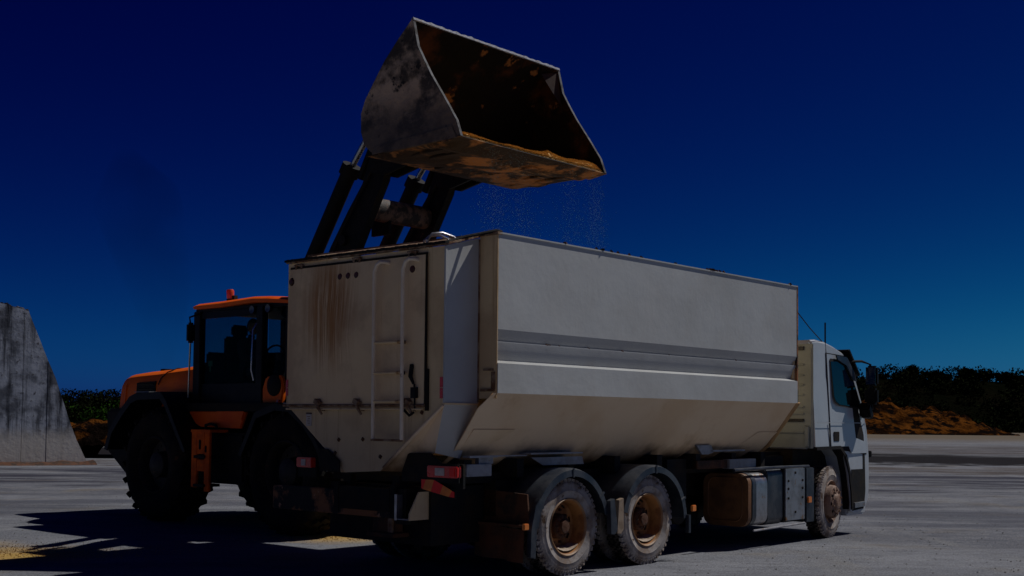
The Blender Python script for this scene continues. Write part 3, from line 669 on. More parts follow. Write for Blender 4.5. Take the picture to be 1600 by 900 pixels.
    mf.add(vs, [(i*9+j, (i+1)*9+j, (i+1)*9+j+1, i*9+j+1) for i in range(12) for j in range(8)]); mf.add([(x + .012, y, z) for x, y, z in vs], [(i*9+j, (i+1)*9+j, (i+1)*9+j+1, i*9+j+1) for i in range(12) for j in range(8)])
    obj('mudflap', mf, 'mudflap', T); obj('mudflap_bracket', B().bb(-.70, -.66, -1.30, -.66, .52, .545), 'rust', T)
    obj('side_marker', B().bb(-.72, -.65, -1.335, -1.30, .50, .56), 'amber', T, bevel=.006)
    obj('side_marker', B().bb(2.22, 2.30, -1.30, -1.27, .53, .60), 'amber', T, bevel=.006)
    obj('side_marker', B().bb(5.00, 5.09, -1.275, -1.25, .50, .58), 'amber', T, bevel=.006)
    # rear lamps, stripes, underrun bar
    for s, y0, y1, z0, z1 in ((-1, -.865, -1.25, 1.01, 1.115), (1, 1.02, .78, 1.04, 1.14)):
        X = -1.515
        l = obj('tail_lamp', B().bb(X - .045, X + .02, y0, y1, z0, z1), 'red', T, bevel=.008, label='small left tail lamp' if s > 0 else 'right tail lamp with bright red end')
        obj('lens', B().bb(X - .052, X - .04, y0 - .11 if s < 0 else .935, y0 - .23 if s < 0 else .865, z0 + .018, z1 - .018), 'lens', l, bevel=.003)
        if s < 0: obj('indicator', B().bb(X - .052, X - .04, -1.16, -1.228, z0 + .012, z1 - .012), 'stripered', l, bevel=.003)
        obj('lamp_bracket', B().bb(X + .02, X + .06, min(y0, y1) - .012, max(y0, y1) + .05, z0 - .10, z1 + .02), 'black', T, bevel=.006)
    # cut-out black plates over the frame ends, in front of the funnel
    obj('lamp_housing', B().prism([(.599, 1.242), (.434, 1.234), (.25, 1.12), (.248, 1.02), (.545, 1.02)], 0, -1.645, -1.63), 'black', T, bevel=.004)
    obj('lamp_housing', B().prism([(-.51, 1.045), (-.593, 1.22), (-.888, 1.228), (-.955, 1.183), (-1.038, 1.133), (-1.25, 1.128), (-1.25, .96), (-.51, .96)], 0, -1.54, -1.515), 'black', T, bevel=.006)
    sb = B(); ya, yb = -.78, -1.20
    def zz(y, top): return (.985 - .10 * max(0, (-y - .95)) / .25 if top else .905 - .07 * (-y + ya) / .42)
    n = 5; cuts = [(-.78, -.84, 0), (-.84, -.945, 1), (-.945, -1.06, 0), (-1.06, -1.175, 1), (-1.175, -1.20, 0)]
    pl = obj('marker_board', B().prism([(ya + .01, 1.0), (yb - .01, .89), (yb - .01, .82), (ya + .01, .895)], 0, -1.535, -1.52), 'black', T)
    for a, c, k in cuts:
        sh = .035; q = [(max(min(a - sh*0, ya), yb), zz(a, True)), (max(c, yb), zz(c, True)), (max(c + .04 * (c > yb), yb), zz(c, False)), (min(a + .04 * (a < ya), ya), zz(a, False))]
        obj('stripe', B().prism(q, 0, -1.542, -1.535), 'stripeorange' if k else 'stripered', pl)
    bar = obj('underrun_bar', B().bb(-1.54, -1.44, -.47, 1.42, .60, .84), 'grimyblack', T, bevel=.01)
    obj('bar_bracket', B().bb(-1.52, -1.36, -.42, -.56, .55, .88), 'black', T)
    for ya in (.35, -.35): obj('bar_bracket', B().bb(-1.46, -1.38, ya - .05, ya + .05, .6, 1.0), 'black', T)
    pb = B(); pb.bb(-1.60, -1.30, -.50, -.512, .60, .83); pb.bb(-1.31, -1.30, -.512, -.67, .61, .83); pb.tube([(-1.60, -.505, .595), (-1.60, -.505, .835)], .014, 8)
    obj('step_bracket', pb, 'metal', T)
    obj('step_bracket', B().prism([(-1.60, .60), (-1.30, .60), (-1.30, .86), (-1.48, .86), (-1.60, .66)], 1, -.675, -.69), 'grimy', T)
    obj('step_plate', B().bb(-1.60, -1.31, -.513, -.674, .602, .61), 'plate', T)
    tw = B().bb(-1.50, -1.40, -.40, -.08, .46, .598); tw.bb(-1.56, -1.30, -.43, -.06, .42, .46); obj('tow_bracket', tw, 'rust', T, bevel=.005)
    obj('tow_bracket', B().bb(-1.53, -1.50, -.38, -.32, .462, .598), 'rustseam', T, bevel=.004)
    # air line by the left lamp, blue
    M['bluehose'] = mat('pale_blue_hose', (.22, .28, .36), None, 3, .4, bump=0)
    obj('air_line', B().tube([(-1.62, .52, 1.10), (-1.63, .47, 1.06), (-1.62, .45, 1.02)], .014, 7), 'bluehose', T)
    obj('warning_tag', B().bb(-1.63, -1.62, .36, .45, 1.06, 1.10), 'amber', T)
    # plates and boxes under the hopper on the right
    obj('grey_box', B().bb(-1.20, -.85, -1.03, -.99, 1.005, 1.12), 'plate', T, bevel=.004)
    obj('support_plate', B().bb(-1.17, -.78, -1.04, -.95, 1.18, 1.20).bb(-1.0, -.80, -1.0, -.95, 1.12, 1.18), 'plate', T)
    obj('support_plate', B().bb(-.30, .53, -1.05, -.90, 1.20, 1.215), 'plate', T)
    obj('support_plate', B().prism([(-.28, 1.17), (.53, 1.17), (.56, 1.09), (-.10, 1.09)], 1, -1.04, -1.02), 'plate', T)
    obj('support_plate', B().bb(-.78, -.30, -1.0, -.95, 1.185, 1.197), 'plate', T)
    obj('support_block', B().bb(2.75, 3.6, -1.02, -.95, .98, 1.08), 'rust', T, bevel=.004); obj('support_block', B().bb(3.42, 4.05, -1.05, -.95, .97, 1.085), 'plate', T, bevel=.004)
    # fuel tank and boxes between the axles
    def tank(x0, x1, m, name, yo=-1.255, zlo=.27, zhi=.915, r=.12):
        pr = []
        for cy, cz, a0 in ((yo + r, zlo + r, 180), (yo + r, zhi - r, 90)):
            pass
        pts = []
        for (cy, cz, a0, a1) in ((yo + r, zlo + r, 270, 180), (yo + r, zhi - r, 180, 90), (-.62 - r, zhi - r, 90, 0), (-.62 - r, zlo + r, 360, 270)):
            for k in range(7):
                a = R(a0 + (a1 - a0) * k / 6); pts.append((cy + r * math.cos(a), cz + r * math.sin(a)))
        return obj(name, B().prism(pts, 0, x0, x1), m, T, bevel=.012, angle=30)
    tk = tank(3.50, 3.60, 'tank', 'fuel_tank', r=.13)
    tank(3.58, 3.99, 'metal', 'tank_body', yo=-1.25, r=.13).parent = tk
    q = B(); rr = .14
    pts = []
    for (cy, cz, a0, a1) in ((-1.08, .44, 270, 180), (-1.08, .76, 180, 90), (-.80, .76, 90, 0), (-.80, .44, 360, 270)):
        for k in range(6):
            a = R(a0 + (a1 - a0) * k / 5); pts.append((3.492, cy + .10 * math.cos(a), cz + .10 * math.sin(a)))
    obj('pressed_rim', q.tube(pts + [pts[0]], .008, 6), 'tank', tk)
    b = B()
    for x in (3.52, 3.60): b.add([], [])
    def band(x0, x1, m, nm, t=.008):
        pts = []; r = .15; yo, zlo, zhi = -1.255 - t, .27 - t, .915 + t
        for (cy, cz, a0, a1) in ((yo + r, zlo + r, 270, 180), (yo + r, zhi - r, 180, 90)):
            for k in range(9):
                a = R(a0 + (a1 - a0) * k / 8); pts.append((cy + r * math.cos(a), cz + r * math.sin(a)))
        obj(nm, B().strip(pts, 0, x0, x1, -.006), m, tk)
    band(3.60, 3.69, 'guard', 'strap')
    tank(4.01, 4.42, 'guard', 'battery_box', yo=-1.23, zlo=.26, zhi=.98, r=.10)
    pn = obj('toolbox_panel', B().bb(4.43, 4.93, -1.255, -1.235, .30, .955), 'metal', T, bevel=.003)
    for x, z in ((4.50, .80), (4.50, .70), (4.50, .58), (4.87, .80), (4.87, .70), (4.87, .58), (4.68, .90), (4.68, .40)): obj('bolt', B().lathe([(.018, 0), (.016, -.008), (0, -.01)], n=10), 'black', pn, loc=(x, -1.256, z))
    obj('battery_box', B().bb(4.40, 4.95, -1.234, -.7, .28, .965), 'black', T)
    obj('mudguard', B().bb(4.98, 5.20, -1.25, -.80, .25, .955), 'guard', T, bevel=.01)
    obj('side_rail', B().tube([(3.66, -1.24, .22), (4.95, -1.24, .245)], .014, 7), 'plate', T)
    obj('side_rail', B().tube([(3.2, -1.24, .965), (4.2, -1.24, .975), (5.1, -1.22, .97)], .02, 8), 'guard', T)
truck_chassis()
def truck_cab():
    T = truck; y = 1.235
    # side outline in X,Z with the wheel arch cut out
    arch = [(5.30, 1.19), (5.95, 1.20), (6.12, 1.08), (6.22, .85), (6.28, .60), (6.30, .45)]
    side = arch + [(6.30, .33), (6.45, .30), (6.74, .33), (6.86, .50), (6.885, .80), (6.875, 1.10), (6.82, 1.42), (6.69, 1.80), (6.52, 2.18), (6.37, 2.42), (6.26, 2.50), (5.95, 2.585), (5.70, 2.635), (5.45, 2.65), (5.31, 2.64), (5.27, 2.58), (5.27, 1.19)]
    n = len(side)
    c = B(); ys = [-y, -y + .05, y - .05, y]
    def inset(p, k):   # shoulder: roof edges roll inwards
        x, z = p; f = 1 if z > 2.35 else 0
        return (x - (.03 * k if x > 6 else -.0), z - (.035 * k * f))
    vs = []
    for yi, k in ((-y, 1), (-y + .045, 0), (y - .045, 0), (y, 1)):
        tilt = .0
        for p in side:
            q = inset(p, k); lean = .10 * max(0, (q[1] - 1.7)) / .9
            vs.append((q[0], yi * (1 - lean * .55), q[1]))
    fs = [tuple(range(n)), tuple(range(4*n-1, 3*n-1, -1))]
    win = []
    for r in range(3):
        for i in range(n):
            fs.append((r*n+i, (r+1)*n+i, (r+1)*n+(i+1) % n, r*n+(i+1) % n))
    c.add(vs, fs)
    body = obj('cab', c, 'cabwhite', T, angle=28)
    def yy(z): return -(y * (1 - .10 * max(0, (z - 1.7)) / .9 * .55))
    def sheet(pts, off, t, name, m, parent, **k):
        v = [(x, yy(z) - off, z) for x, z in pts]; v2 = [(x, yy(z) - off + t, z) for x, z in pts]; n = len(pts)
        return obj(name, B().add(v + v2, [tuple(range(n)), tuple(range(2*n-1, n-1, -1))] + [(i, n+i, n+(i+1) % n, (i+1) % n) for i in range(n)]), m, parent, **k)
    # door seam lines as recessed dark joints
    door = sheet([(5.68, 2.47), (6.26, 2.45), (6.47, 2.17), (6.65, 1.77), (6.74, 1.38), (6.76, 1.12), (6.30, 1.12), (6.22, 1.22), (5.70, 1.22)], .010, .008, 'door', 'cabwhite', T, bevel=.002)
    sheet([(5.665, 2.485), (6.28, 2.465), (6.49, 2.18), (6.665, 1.78), (6.757, 1.39), (6.775, 1.10), (5.685, 1.20)], .003, .01, 'door_seal', 'black', door)
    wd = sheet([(5.745, 2.39), (5.77, 2.41), (6.20, 2.40), (6.31, 2.32), (6.46, 2.05), (6.60, 1.78), (6.585, 1.75), (6.53, 1.735), (5.93, 1.77), (5.82, 1.81), (5.775, 1.88)], .0165, .006, 'window_frame', 'black', door)
    sheet([(5.765, 2.37), (6.19, 2.38), (6.29, 2.30), (6.44, 2.04), (6.57, 1.785), (6.53, 1.755), (5.94, 1.79), (5.84, 1.83), (5.795, 1.89)], .0195, .002, 'side_window', 'darkglassopaque', door)
    sheet([(5.90, 2.46), (6.22, 2.44), (6.40, 2.25), (6.46, 2.12), (6.36, 2.13), (6.18, 2.33), (5.93, 2.40)], .045, .02, 'window_deflector', 'guard', door)
    sheet([(5.77, 1.42), (5.93, 1.42), (5.93, 1.29), (5.77, 1.29)], .013, .01, 'door_handle', 'black', door, bevel=.006)
    for z in (1.545,): sheet([(5.30, z), (6.72, z - .0), (6.722, z - .008), (5.30, z - .008)], .0125, .004, 'body_crease', 'cabwhite', door)
    sheet([(5.68, 2.62), (5.69, 2.62), (5.69, 2.48), (5.68, 2.48)], .002, .004, 'roof_seam', 'black', T)
    sheet([(5.66, 1.56), (5.68, 1.56), (5.68, 1.20), (5.66, 1.20)], .002, .004, 'door_joint', 'black', T)
    sheet([(6.66, 1.14), (6.72, 1.12), (6.74, .60), (6.70, .40), (6.66, .42)], .003, .012, 'bumper_joint', 'black', T)
    sheet([(6.30, .90), (6.68, .90), (6.68, .35), (6.33, .33)], .004, .012, 'step_well', 'black', T)
    sheet([(6.36, .44), (6.68, .45), (6.68, .38), (6.36, .37)], .03, .05, 'step', 'metal', T, bevel=.004)
    # arch lining
    b = B().strip([(5.27, 1.175), (5.95, 1.185), (6.11, 1.07), (6.21, .85), (6.27, .60), (6.29, .35)], 1, -y - .02, -y + .12, .045); obj('arch_trim', b, 'black', T)
    obj('arch_liner', B().bb(5.2, 6.25, -y + .3, y - .3, .6, 1.18), 'black', T)
    # rear wall with pressed louvres
    bw = obj('cab_back', B().bb(5.255, 5.272, -y + .03, y - .03, 1.20, 2.585), 'cabback', T, bevel=.006)
    for z, hh, m in ((2.50, .05, 'black'), (2.30, .02, 'cabback'), (2.16, .02, 'cabback'), (2.03, .02, 'cabback'), (1.90, .02, 'cabback'), (1.74, .02, 'cabback'), (1.65, .02, 'cabback'), (1.55, .04, 'black'), (1.40, .02, 'cabback')):
        obj('louvre', B().bb(5.235, 5.256, -1.08, 1.08, z, z + hh), m if m != 'black' else 'guard', bw, bevel=.005)
    obj('corner_bead', B().tube([(5.262, -y + .06, 1.2), (5.262, -y + .06, 2.52), (5.29, -y + .12, 2.60)], .014, 7), 'cabback', T)
    obj('pillar_rib', B().bb(5.225, 5.256, -1.17, -1.08, 1.21, 1.50), 'cabback', T, bevel=.02)
    # windscreen, visor, mirrors
    v = []
    for x, z in ((6.37, 2.38), (6.53, 2.12), (6.70, 1.75), (6.81, 1.43)):
        for k in (-1, 1): v.append((x + .015, k * (y - .12), z))
    b = B().add(v, [(0, 1, 3, 2), (2, 3, 5, 4), (4, 5, 7, 6)]); b.add([(x - .01, y_, z) for x, y_, z in v], [(0, 1, 3, 2), (2, 3, 5, 4), (4, 5, 7, 6)]); obj('windscreen', b, 'darkglassopaque', T)
    obj('sun_visor', B().prism([(6.24, 2.545), (6.28, 2.56), (6.60, 2.22), (6.57, 2.19)], 1, -y + .0, y - .0), 'blackgloss', T, bevel=.006)
    m1 = obj('mirror', B().bb(6.60, 6.70, -1.47, -1.30, 2.06, 2.34), 'blackgloss', T, bevel=.03)
    obj('mirror_glass', B().bb(6.595, 6.60, -1.455, -1.315, 2.08, 2.32), 'darkmirror', m1)
    obj('mirror', B().bb(6.60, 6.70, -1.47, -1.28, 1.80, 2.03), 'blackgloss', T, bevel=.03)
    obj('mirror_arm', B().tube([(6.30, -1.18, 2.39), (6.50, -1.30, 2.40), (6.64, -1.36, 2.36), (6.65, -1.38, 1.74), (6.62, -1.22, 1.68)], .018, 8), 'blackgloss', T)
    obj('mirror', B().prism([(6.56, 1.84), (6.68, 1.66), (6.66, 1.60), (6.56, 1.62), (6.51, 1.74)], 1, -1.40, -1.24), 'blackgloss', T, bevel=.02)
    obj('marker_lamp', B().bb(6.875, 6.93, -1.25, -1.16, 1.06, 1.15), 'black', T, bevel=.01)
    obj('bumper', B().bb(6.30, 6.87, -1.18, 1.2, .26, .36), 'cabwhite', T, bevel=.03)
    obj('roof_lamp_bar', B().bb(6.05, 6.25, -1.0, 1.0, 2.545, 2.59), 'black', T, bevel=.01)
    obj('antenna', B().tube([(5.767, -1.12, 2.62), (5.767, -1.12, 2.90)], .012, 6), 'black', T)
    obj('antenna', B().tube([(5.30, -.95, 2.62), (5.305, -.95, 2.74)], .004, 5), 'black', T)
    obj('tarp_rope', B().tube([(XF + .03, -1.33, 2.96), (5.10, -1.24, 2.78), (5.68, -1.12, 2.635)], .007, 5), 'black', T)
M['darkglassopaque'] = mat('dark_side_glass', (.004, .005, .006), None, 3, .06, spec=.6, bump=0)
for n_ in M['darkglassopaque'].node_tree.nodes:
    if n_.type == 'MAP_RANGE': n_.inputs['To Min'].default_value = .02; n_.inputs['To Max'].default_value = .05
truck_cab()

# ------------------------------------------------------------------ the wheel loader (local x forward, y left, z up; origin under the front axle)
LO = (-2.13, 16.96, 0)
loader = empty('wheel_loader', LO, -TH, None, 'orange and black wheel loader with its arms raised and bucket tipping over the truck', 'wheel loader')
def loader_tyre():
    b = B(); Ro = .80
    b.lathe([(.40, .10), (.46, .03), (.58, .0), (.68, .015), (.75, .05), (.785, .09)], n=56, mi=0)
    b.lathe([(.785, .09), (Ro, .13), (Ro, .50), (.785, .54), (.75, .58), (.58, .62), (.46, .60), (.40, .54)], n=56, mi=0)
    for k in range(20):
        for s in (0, 1):
            t = 2 * math.pi * (k + .5 * s) / 20
            for q in range(3):
                yy = .05 + .10 * q + .03; yy = yy if s == 0 else .62 - yy; tt = t + (.055 * q)
                hgt = .06; rr = Ro + .012 - (.05 if q == 0 else 0)
                b.box(RY(-tt) @ Vector((rr, yy, 0)), (hgt, .125, .085), RY(-tt) @ RX((-.45 if s == 0 else .45)), mi=0)
    ty = b.mesh('tyre', 'loadertread', 40)
    r = B(); r.lathe([(.40, .10), (.42, .06), (.40, .045), (.385, .07), (.37, .16), (.36, .24), (.20, .27), (.18, .10), (.12, .06), (.0, .05)], n=44)
    for k in range(16):
        t = 2 * math.pi * k / 16; r.lathe([(.018, .27), (.018, .24), (0, .238)], c=(.29*math.cos(t), 0, .29*math.sin(t)), n=6)
    return ty, r.mesh('rim', 'rimdark')
M['rimdark'] = mat('dirty_dark_rim', (.03, .024, .02), (.012, .010, .009), 4, .7, spots=(.10, .04, .02), spscale=6, spamt=.6)
LT, LR = loader_tyre()
def lo_wheel(x, s, parent=loader):
    e = empty('wheel', (x, s * 1.30, .83), 0 if s < 0 else math.pi, parent)
    obj('tyre', LT, parent=e); obj('rim', LR, parent=e)
for x in (-3.06, 0):
    for s in (-1, 1): lo_wheel(x, s)
def fender(x, poly, s, name='fender'):
    b = B().strip([(x + a, z) for a, z in poly], 1, s * 1.30, s * .62, -.03)
    f = obj(name, b, 'blackgloss', loader, bevel=.006)
    pl = [(x + a, z) for a, z in poly]; top = pl + [(x + poly[-1][0] - .06, poly[-1][1]), ] 
    inn = [(x + a * .93, .83 + (z - .83) * .90) for a, z in poly][::-1]
    obj('fender_skirt', B().prism(pl + inn, 1, s * 1.305, s * 1.285), 'blackgloss', f)
    return f
RF = [(-1.28, 1.03), (-1.16, 1.32), (-.86, 1.62), (-.60, 1.83), (-.42, 1.885), (.22, 1.90), (.36, 1.78), (.56, 1.50), (.88, 1.05)]
for s in (-1, 1): fender(-3.06, RF, s)
FF = [(-.96, 1.03), (-.62, 1.60), (-.20, 1.72), (.10, 1.70), (.42, 1.50), (.64, 1.28), (.80, 1.05)]
for s in (-1, 1): fender(.02, FF, s)
def loader_body():
    L = loader
    # side skirts hide the space behind the wheels: frame, tanks and counterweight
    obj('rear_frame', B().bb(-4.7, -1.1, -.58, .58, .60, 1.62).bb(-4.2, -2.9, -.70, .70, .9, 1.72), 'black', L, bevel=.03)
    obj('counterweight', B().prism([(-5.02, .95), (-4.5, .62), (-4.1, .62), (-4.1, 1.66), (-5.10, 1.66)], 1, -.85, .85), 'black', L, bevel=.05)
    obj('rear_axle', B().bb(-3.25, -2.87, -.72, .72, .62, 1.02), 'black', L, bevel=.04)
    obj('front_axle', B().bb(-.2, .2, -.72, .72, .62, 1.02), 'black', L, bevel=.04)
    obj('front_frame', B().prism([(-1.2, .62), (.62, .62), (.70, 1.3), (.10, 2.25), (-.45, 2.35), (-.7, 1.5), (-1.2, 1.2)], 1, -.42, .42), 'black', L, bevel=.02)
    obj('side_tank', B().bb(-2.35, -1.15, -1.05, -.55, .60, 1.32), 'black', L, bevel=.04)
    obj('side_tank', B().bb(-2.35, -1.15, .55, 1.05, .60, 1.32), 'black', L, bevel=.04)
    # hood: lofted with rounded shoulders
    xs = [-5.04, -5.0, -4.93, -4.78, -4.55, -4.0, -3.6, -3.0, -2.62]; tops = [2.12, 2.19, 2.22, 2.24, 2.255, 2.275, 2.30, 2.335, 2.34]
    sec = lambda w_, t: [(-w_, 1.55), (-w_, t - .26), (-w_ + .015, t - .17), (-w_ + .06, t - .085), (-w_ + .15, t - .03), (-w_ + .32, t), (w_ - .32, t), (w_ - .15, t - .03), (w_ - .06, t - .085), (w_ - .015, t - .17), (w_, t - .26), (w_, 1.55)]
    vs = []; ws = [.60, .63, .64, .65, .66, .67, .68, .69, .70]
    for i, (x, t) in enumerate(zip(xs, tops)):
        for yv, zv in sec(ws[i], t): vs.append((x + (.0 if zv > 1.6 else -.07 * (1 if i < 4 else 0)), yv, zv))
    n = 12; fs = [(i*n+k, (i+1)*n+k, (i+1)*n+k+1, i*n+k+1) for i in range(len(xs)-1) for k in range(n-1)] + [tuple(range(n))]
    hood = obj('hood', B().add(vs, fs), 'yellow', L, angle=30)
    obj('vent', B().prism([(-4.50, 1.60), (-3.98, 1.60), (-3.94, 2.085), (-4.46, 2.065)], 1, -.685, -.60), 'black', hood)
    for i in range(6): obj('louvre', B().box((-4.20, -.688, 1.66 + .075 * i), (.42, .014, .02), RX(.5)), 'blackgloss', hood)
    obj('hood_seam', B().tube([(-3.86, -.684, 2.03), (-3.80, -.682, 2.12), (-3.70, -.63, 2.22), (-3.62, -.50, 2.285), (-3.60, .5, 2.300)], .009, 6), 'black', hood)
    obj('exhaust_stub', B().bb(-4.42, -4.28, -.30, -.10, 2.24, 2.30), 'black', hood, bevel=.01)
    obj('rear_post', B().tube([(-4.86, -.655, 1.6), (-4.80, -.655, 2.04)], .008, 5), 'dirtyorange', hood)
    obj('sunlit_dust_patch', B().bb(-3.62, -3.22, -1.25, -.80, 1.896, 1.906), 'plate', L)  # pale sheet stands in for sun on the dusty rear fender top
    obj('sunlit_dust_patch', B().box((.13, -1.12, 1.715), (.30, .32, .012), RY(.1)), 'plate', L)  # sunlit front fender top, put in as a paler sheet
    # cab
    pil = [(-2.62, -.80), (-.62, -.70), (-2.62, .80), (-.62, .70), (-1.12, -.80), (-1.12, .80)]
    cab = obj('cab_floor', B().bb(-2.70, -.55, -.80, .80, 1.60, 1.72), 'black', L, bevel=.01)
    for x, yv in pil:
        wd = .17 if x < -2 else (.10 if x > -1 else .15)
        obj('cab_pillar', B().bb(x - wd/2, x + wd/2, yv - .05, yv + .05, 1.722, 3.09), 'blackgloss', L, bevel=.01)
    obj('cab_header', B().bb(-2.70, -.52, -.82, .82, 3.075, 3.13), 'blackgloss', L, bevel=.01)
    for s in (-1, 1):
        obj('window_rail', B().bb(-2.53, -1.2, s*.79, s*.83, 2.98, 3.07), 'blackgloss', L)
        obj('door_panel', B().bb(-2.53, -1.2, s*.785, s*.815, 1.722, 2.02 if s < 0 else 2.44), 'blackgloss', L, bevel=.005)  # far side made taller to block the sky seen through the cab
        obj('side_glass', B().bb(-2.53, -1.2, s*.798, s*.802, 2.022 if s < 0 else 2.442, 2.978), 'glass', L)
        obj('quarter_glass', B().bb(-1.04, -.68, s*.745, s*.749, 1.73, 3.07), 'glass', L)
    obj('rear_glass', B().bb(-2.642, -2.638, -.74, .74, 2.35, 3.07), 'glass', L)
    obj('rear_panel', B().bb(-2.66, -2.60, -.745, .745, 1.73, 2.345), 'blackgloss', L)
    obj('windscreen', B().bb(-.602, -.598, -.64, .64, 1.73, 3.07), 'glass', L)
    rf = B(); vs = []
    prof = [(-2.66, 3.125, 3.19), (-2.58, 3.12, 3.215), (-2.0, 3.12, 3.225), (-1.5, 3.14, 3.24), (-1.25, 3.15, 3.25), (-.9, 3.13, 3.235), (-.5, 3.10, 3.19), (-.30, 3.08, 3.13)]
    for x, a, c_ in prof:
        for yv, z in ((-.88, a), (-.90, (a + c_)/2), (-.84, c_ - .015), (-.6, c_), (.6, c_), (.84, c_ - .015), (.90, (a + c_)/2), (.88, a)): vs.append((x, yv, z))
    n = 8; fs = [(i*n+k, (i+1)*n+k, (i+1)*n+(k+1) % n, i*n+(k+1) % n) for i in range(len(prof)-1) for k in range(n)] + [tuple(range(n)), tuple(range(8*n-1, 7*n-1, -1))]
    roof = obj('cab_roof', rf.add(vs, fs), 'orange', L, angle=30)
    bc = obj('beacon', B().lathe([(.055, -.02), (.06, .0), (.06, .02)], axis=2, n=16, mi=1).lathe([(.050, .02), (.056, .06), (.058, .14), (.05, .165), (0, .172)], axis=2, n=18, mi=0), ['beacon', 'black'], L, loc=(-2.36, -.45, 3.27), rot=(0, -.08, 0))
    obj('beacon_bracket', B().bb(-.05, .14, -.03, .03, -.05, 0).bb(.08, .14, -.03, .03, -.05, .06), 'black', bc)
    for x in (-1.28, -.92):
        obj('work_lamp', B().lathe([(.0, .055), (.05, .05), (.062, 0), (.055, -.01)], n=16, mi=1).lathe([(.055, -.010), (.03, -.004), (0, -.002)], n=16, mi=0), ['worklens', 'black'], L, loc=(x, -.86, 3.05))
    # mirror, grab rails
    obj('mirror', B().bb(-2.66, -2.56, -1.02, -.90, 2.62, 2.92), 'blackgloss', L, bevel=.03)
    obj('mirror_arm', B().tube([(-2.55, -.84, 3.06), (-2.66, -.95, 3.0), (-2.62, -.96, 2.90)], .014, 7), 'blackgloss', L)
    obj('grab_rail', B().tube([(-2.66, -.93, 2.62), (-2.72, -.90, 2.2), (-2.76, -.88, 1.66)], .014, 7), 'steel', L)
    obj('grab_rail', B().tube([(-1.16, -.90, 2.05), (-1.18, -.93, 2.2), (-1.16, -.93, 2.75), (-1.14, -.88, 2.85)], .012, 7), 'steel', L)
    # interior
    seat = obj('operator_seat', B().bb(-2.05, -1.55, -.25, .25, 2.02, 2.14).bb(-2.14, -2.03, -.25, .25, 2.10, 2.74).bb(-2.12, -2.03, -.14, .14, 2.74, 2.92).bb(-1.98, -1.62, -.2, .2, 1.72, 2.02), 'seat', L, bevel=.03, loc=(-.36, -.22, 0))
    obj('console', B().bb(-2.58, -2.52, -.72, .72, 1.72, 2.50).bb(-2.45, -2.0, .15, .7, 1.72, 2.52).bb(-1.15, -.95, -.2, .2, 1.72, 2.38), 'seat', L, bevel=.03)  # enlarged so the lower cab stays dark against the sky
    obj('steering_wheel', B().tube([(-1.58 + .05 * math.sin(t), -.22 + .18 * math.cos(t), 2.42 + .17 * math.sin(t)) for t in [i * math.pi / 8 for i in range(17)]], .014, 7), 'black', L)
    obj('green_tag', B().bb(-2.40, -2.30, -.79, -.785, 2.28, 2.36).bb(-2.37, -2.34, -.79, -.785, 2.20, 2.28), 'green', L)
    # orange lower side panel, steps, front panel
    obj('platform_edge', B().bb(-3.0, -.45, -1.0, -.70, 1.62, 1.74), 'black', L, bevel=.01)
    obj('side_panel', B().prism([(-2.60, 1.615), (-1.22, 1.615), (-1.34, 1.38), (-2.30, 1.395), (-2.42, 1.44)], 1, -.98, -.92), 'orange', L, bevel=.012)
    obj('side_panel', B().prism([(-1.9, 1.62), (-1.24, 1.62), (-1.30, 1.50), (-1.86, 1.50)], 1, -.995, -.975), 'orange', L, bevel=.005)
    obj('grab_rail', B().tube([(-2.10, -1.02, 1.34), (-2.07, -1.04, 1.42), (-1.95, -1.04, 1.44), (-1.83, -1.04, 1.42), (-1.80, -1.02, 1.34)], .02, 8), 'black', L)
    st = obj('step_ladder', B().bb(-2.03, -1.90, -1.30, -1.26, .55, 1.34).bb(-1.72, -1.60, -1.30, -1.26, .50, 1.34).bb(-1.90, -1.72, -1.30, -1.26, 1.02, 1.34).bb(-1.90, -1.72, -1.298, -1.262, .78, .94).bb(-2.04, -1.58, -1.31, -1.0, 1.32, 1.36), 'dirtyorange', L, bevel=.006)
    for zs in (.96, .56): obj('step', B().bb(-1.93, -1.69, -1.33, -1.05, zs, zs + .04), 'black', st)
    obj('step_hole', B().bb(-1.845, -1.80, -1.312, -1.295, 1.08, 1.22), 'black', st, bevel=.012); obj('step_hole', B().bb(-1.70, -1.66, -1.312, -1.295, 1.04, 1.14), 'black', st, bevel=.012)
    obj('front_panel', B().prism([(-1.02, 1.66), (-.60, 1.70), (-.55, 1.95), (-.62, 2.12), (-.95, 2.10), (-1.02, 1.95)], 1, -.86, -.78), 'yellow', L, bevel=.02)
    obj('round_vent', B().lathe([(0, -.02), (.13, -.015), (.15, .0), (.15, .05)], n=22), 'black', L, loc=(-.75, -.87, 1.98))
    obj('marker_lamp', B().bb(-.66, -.60, -.90, -.86, 1.70, 1.78), 'red', L, bevel=.01)
    obj('head_lamp', B().bb(.10, .42, -1.22, -1.02, 1.70, 1.80), 'lens', L, bevel=.02)
M['worklens'] = mat('work_lamp_lens', (.10, .12, .15), (.05, .06, .08), 20, .3, bump=0)
M['beacon'] = mat('beacon_dome', (.75, .10, .03), (.6, .07, .02), 6, .3, coat=.5, bump=0)
loader_body()
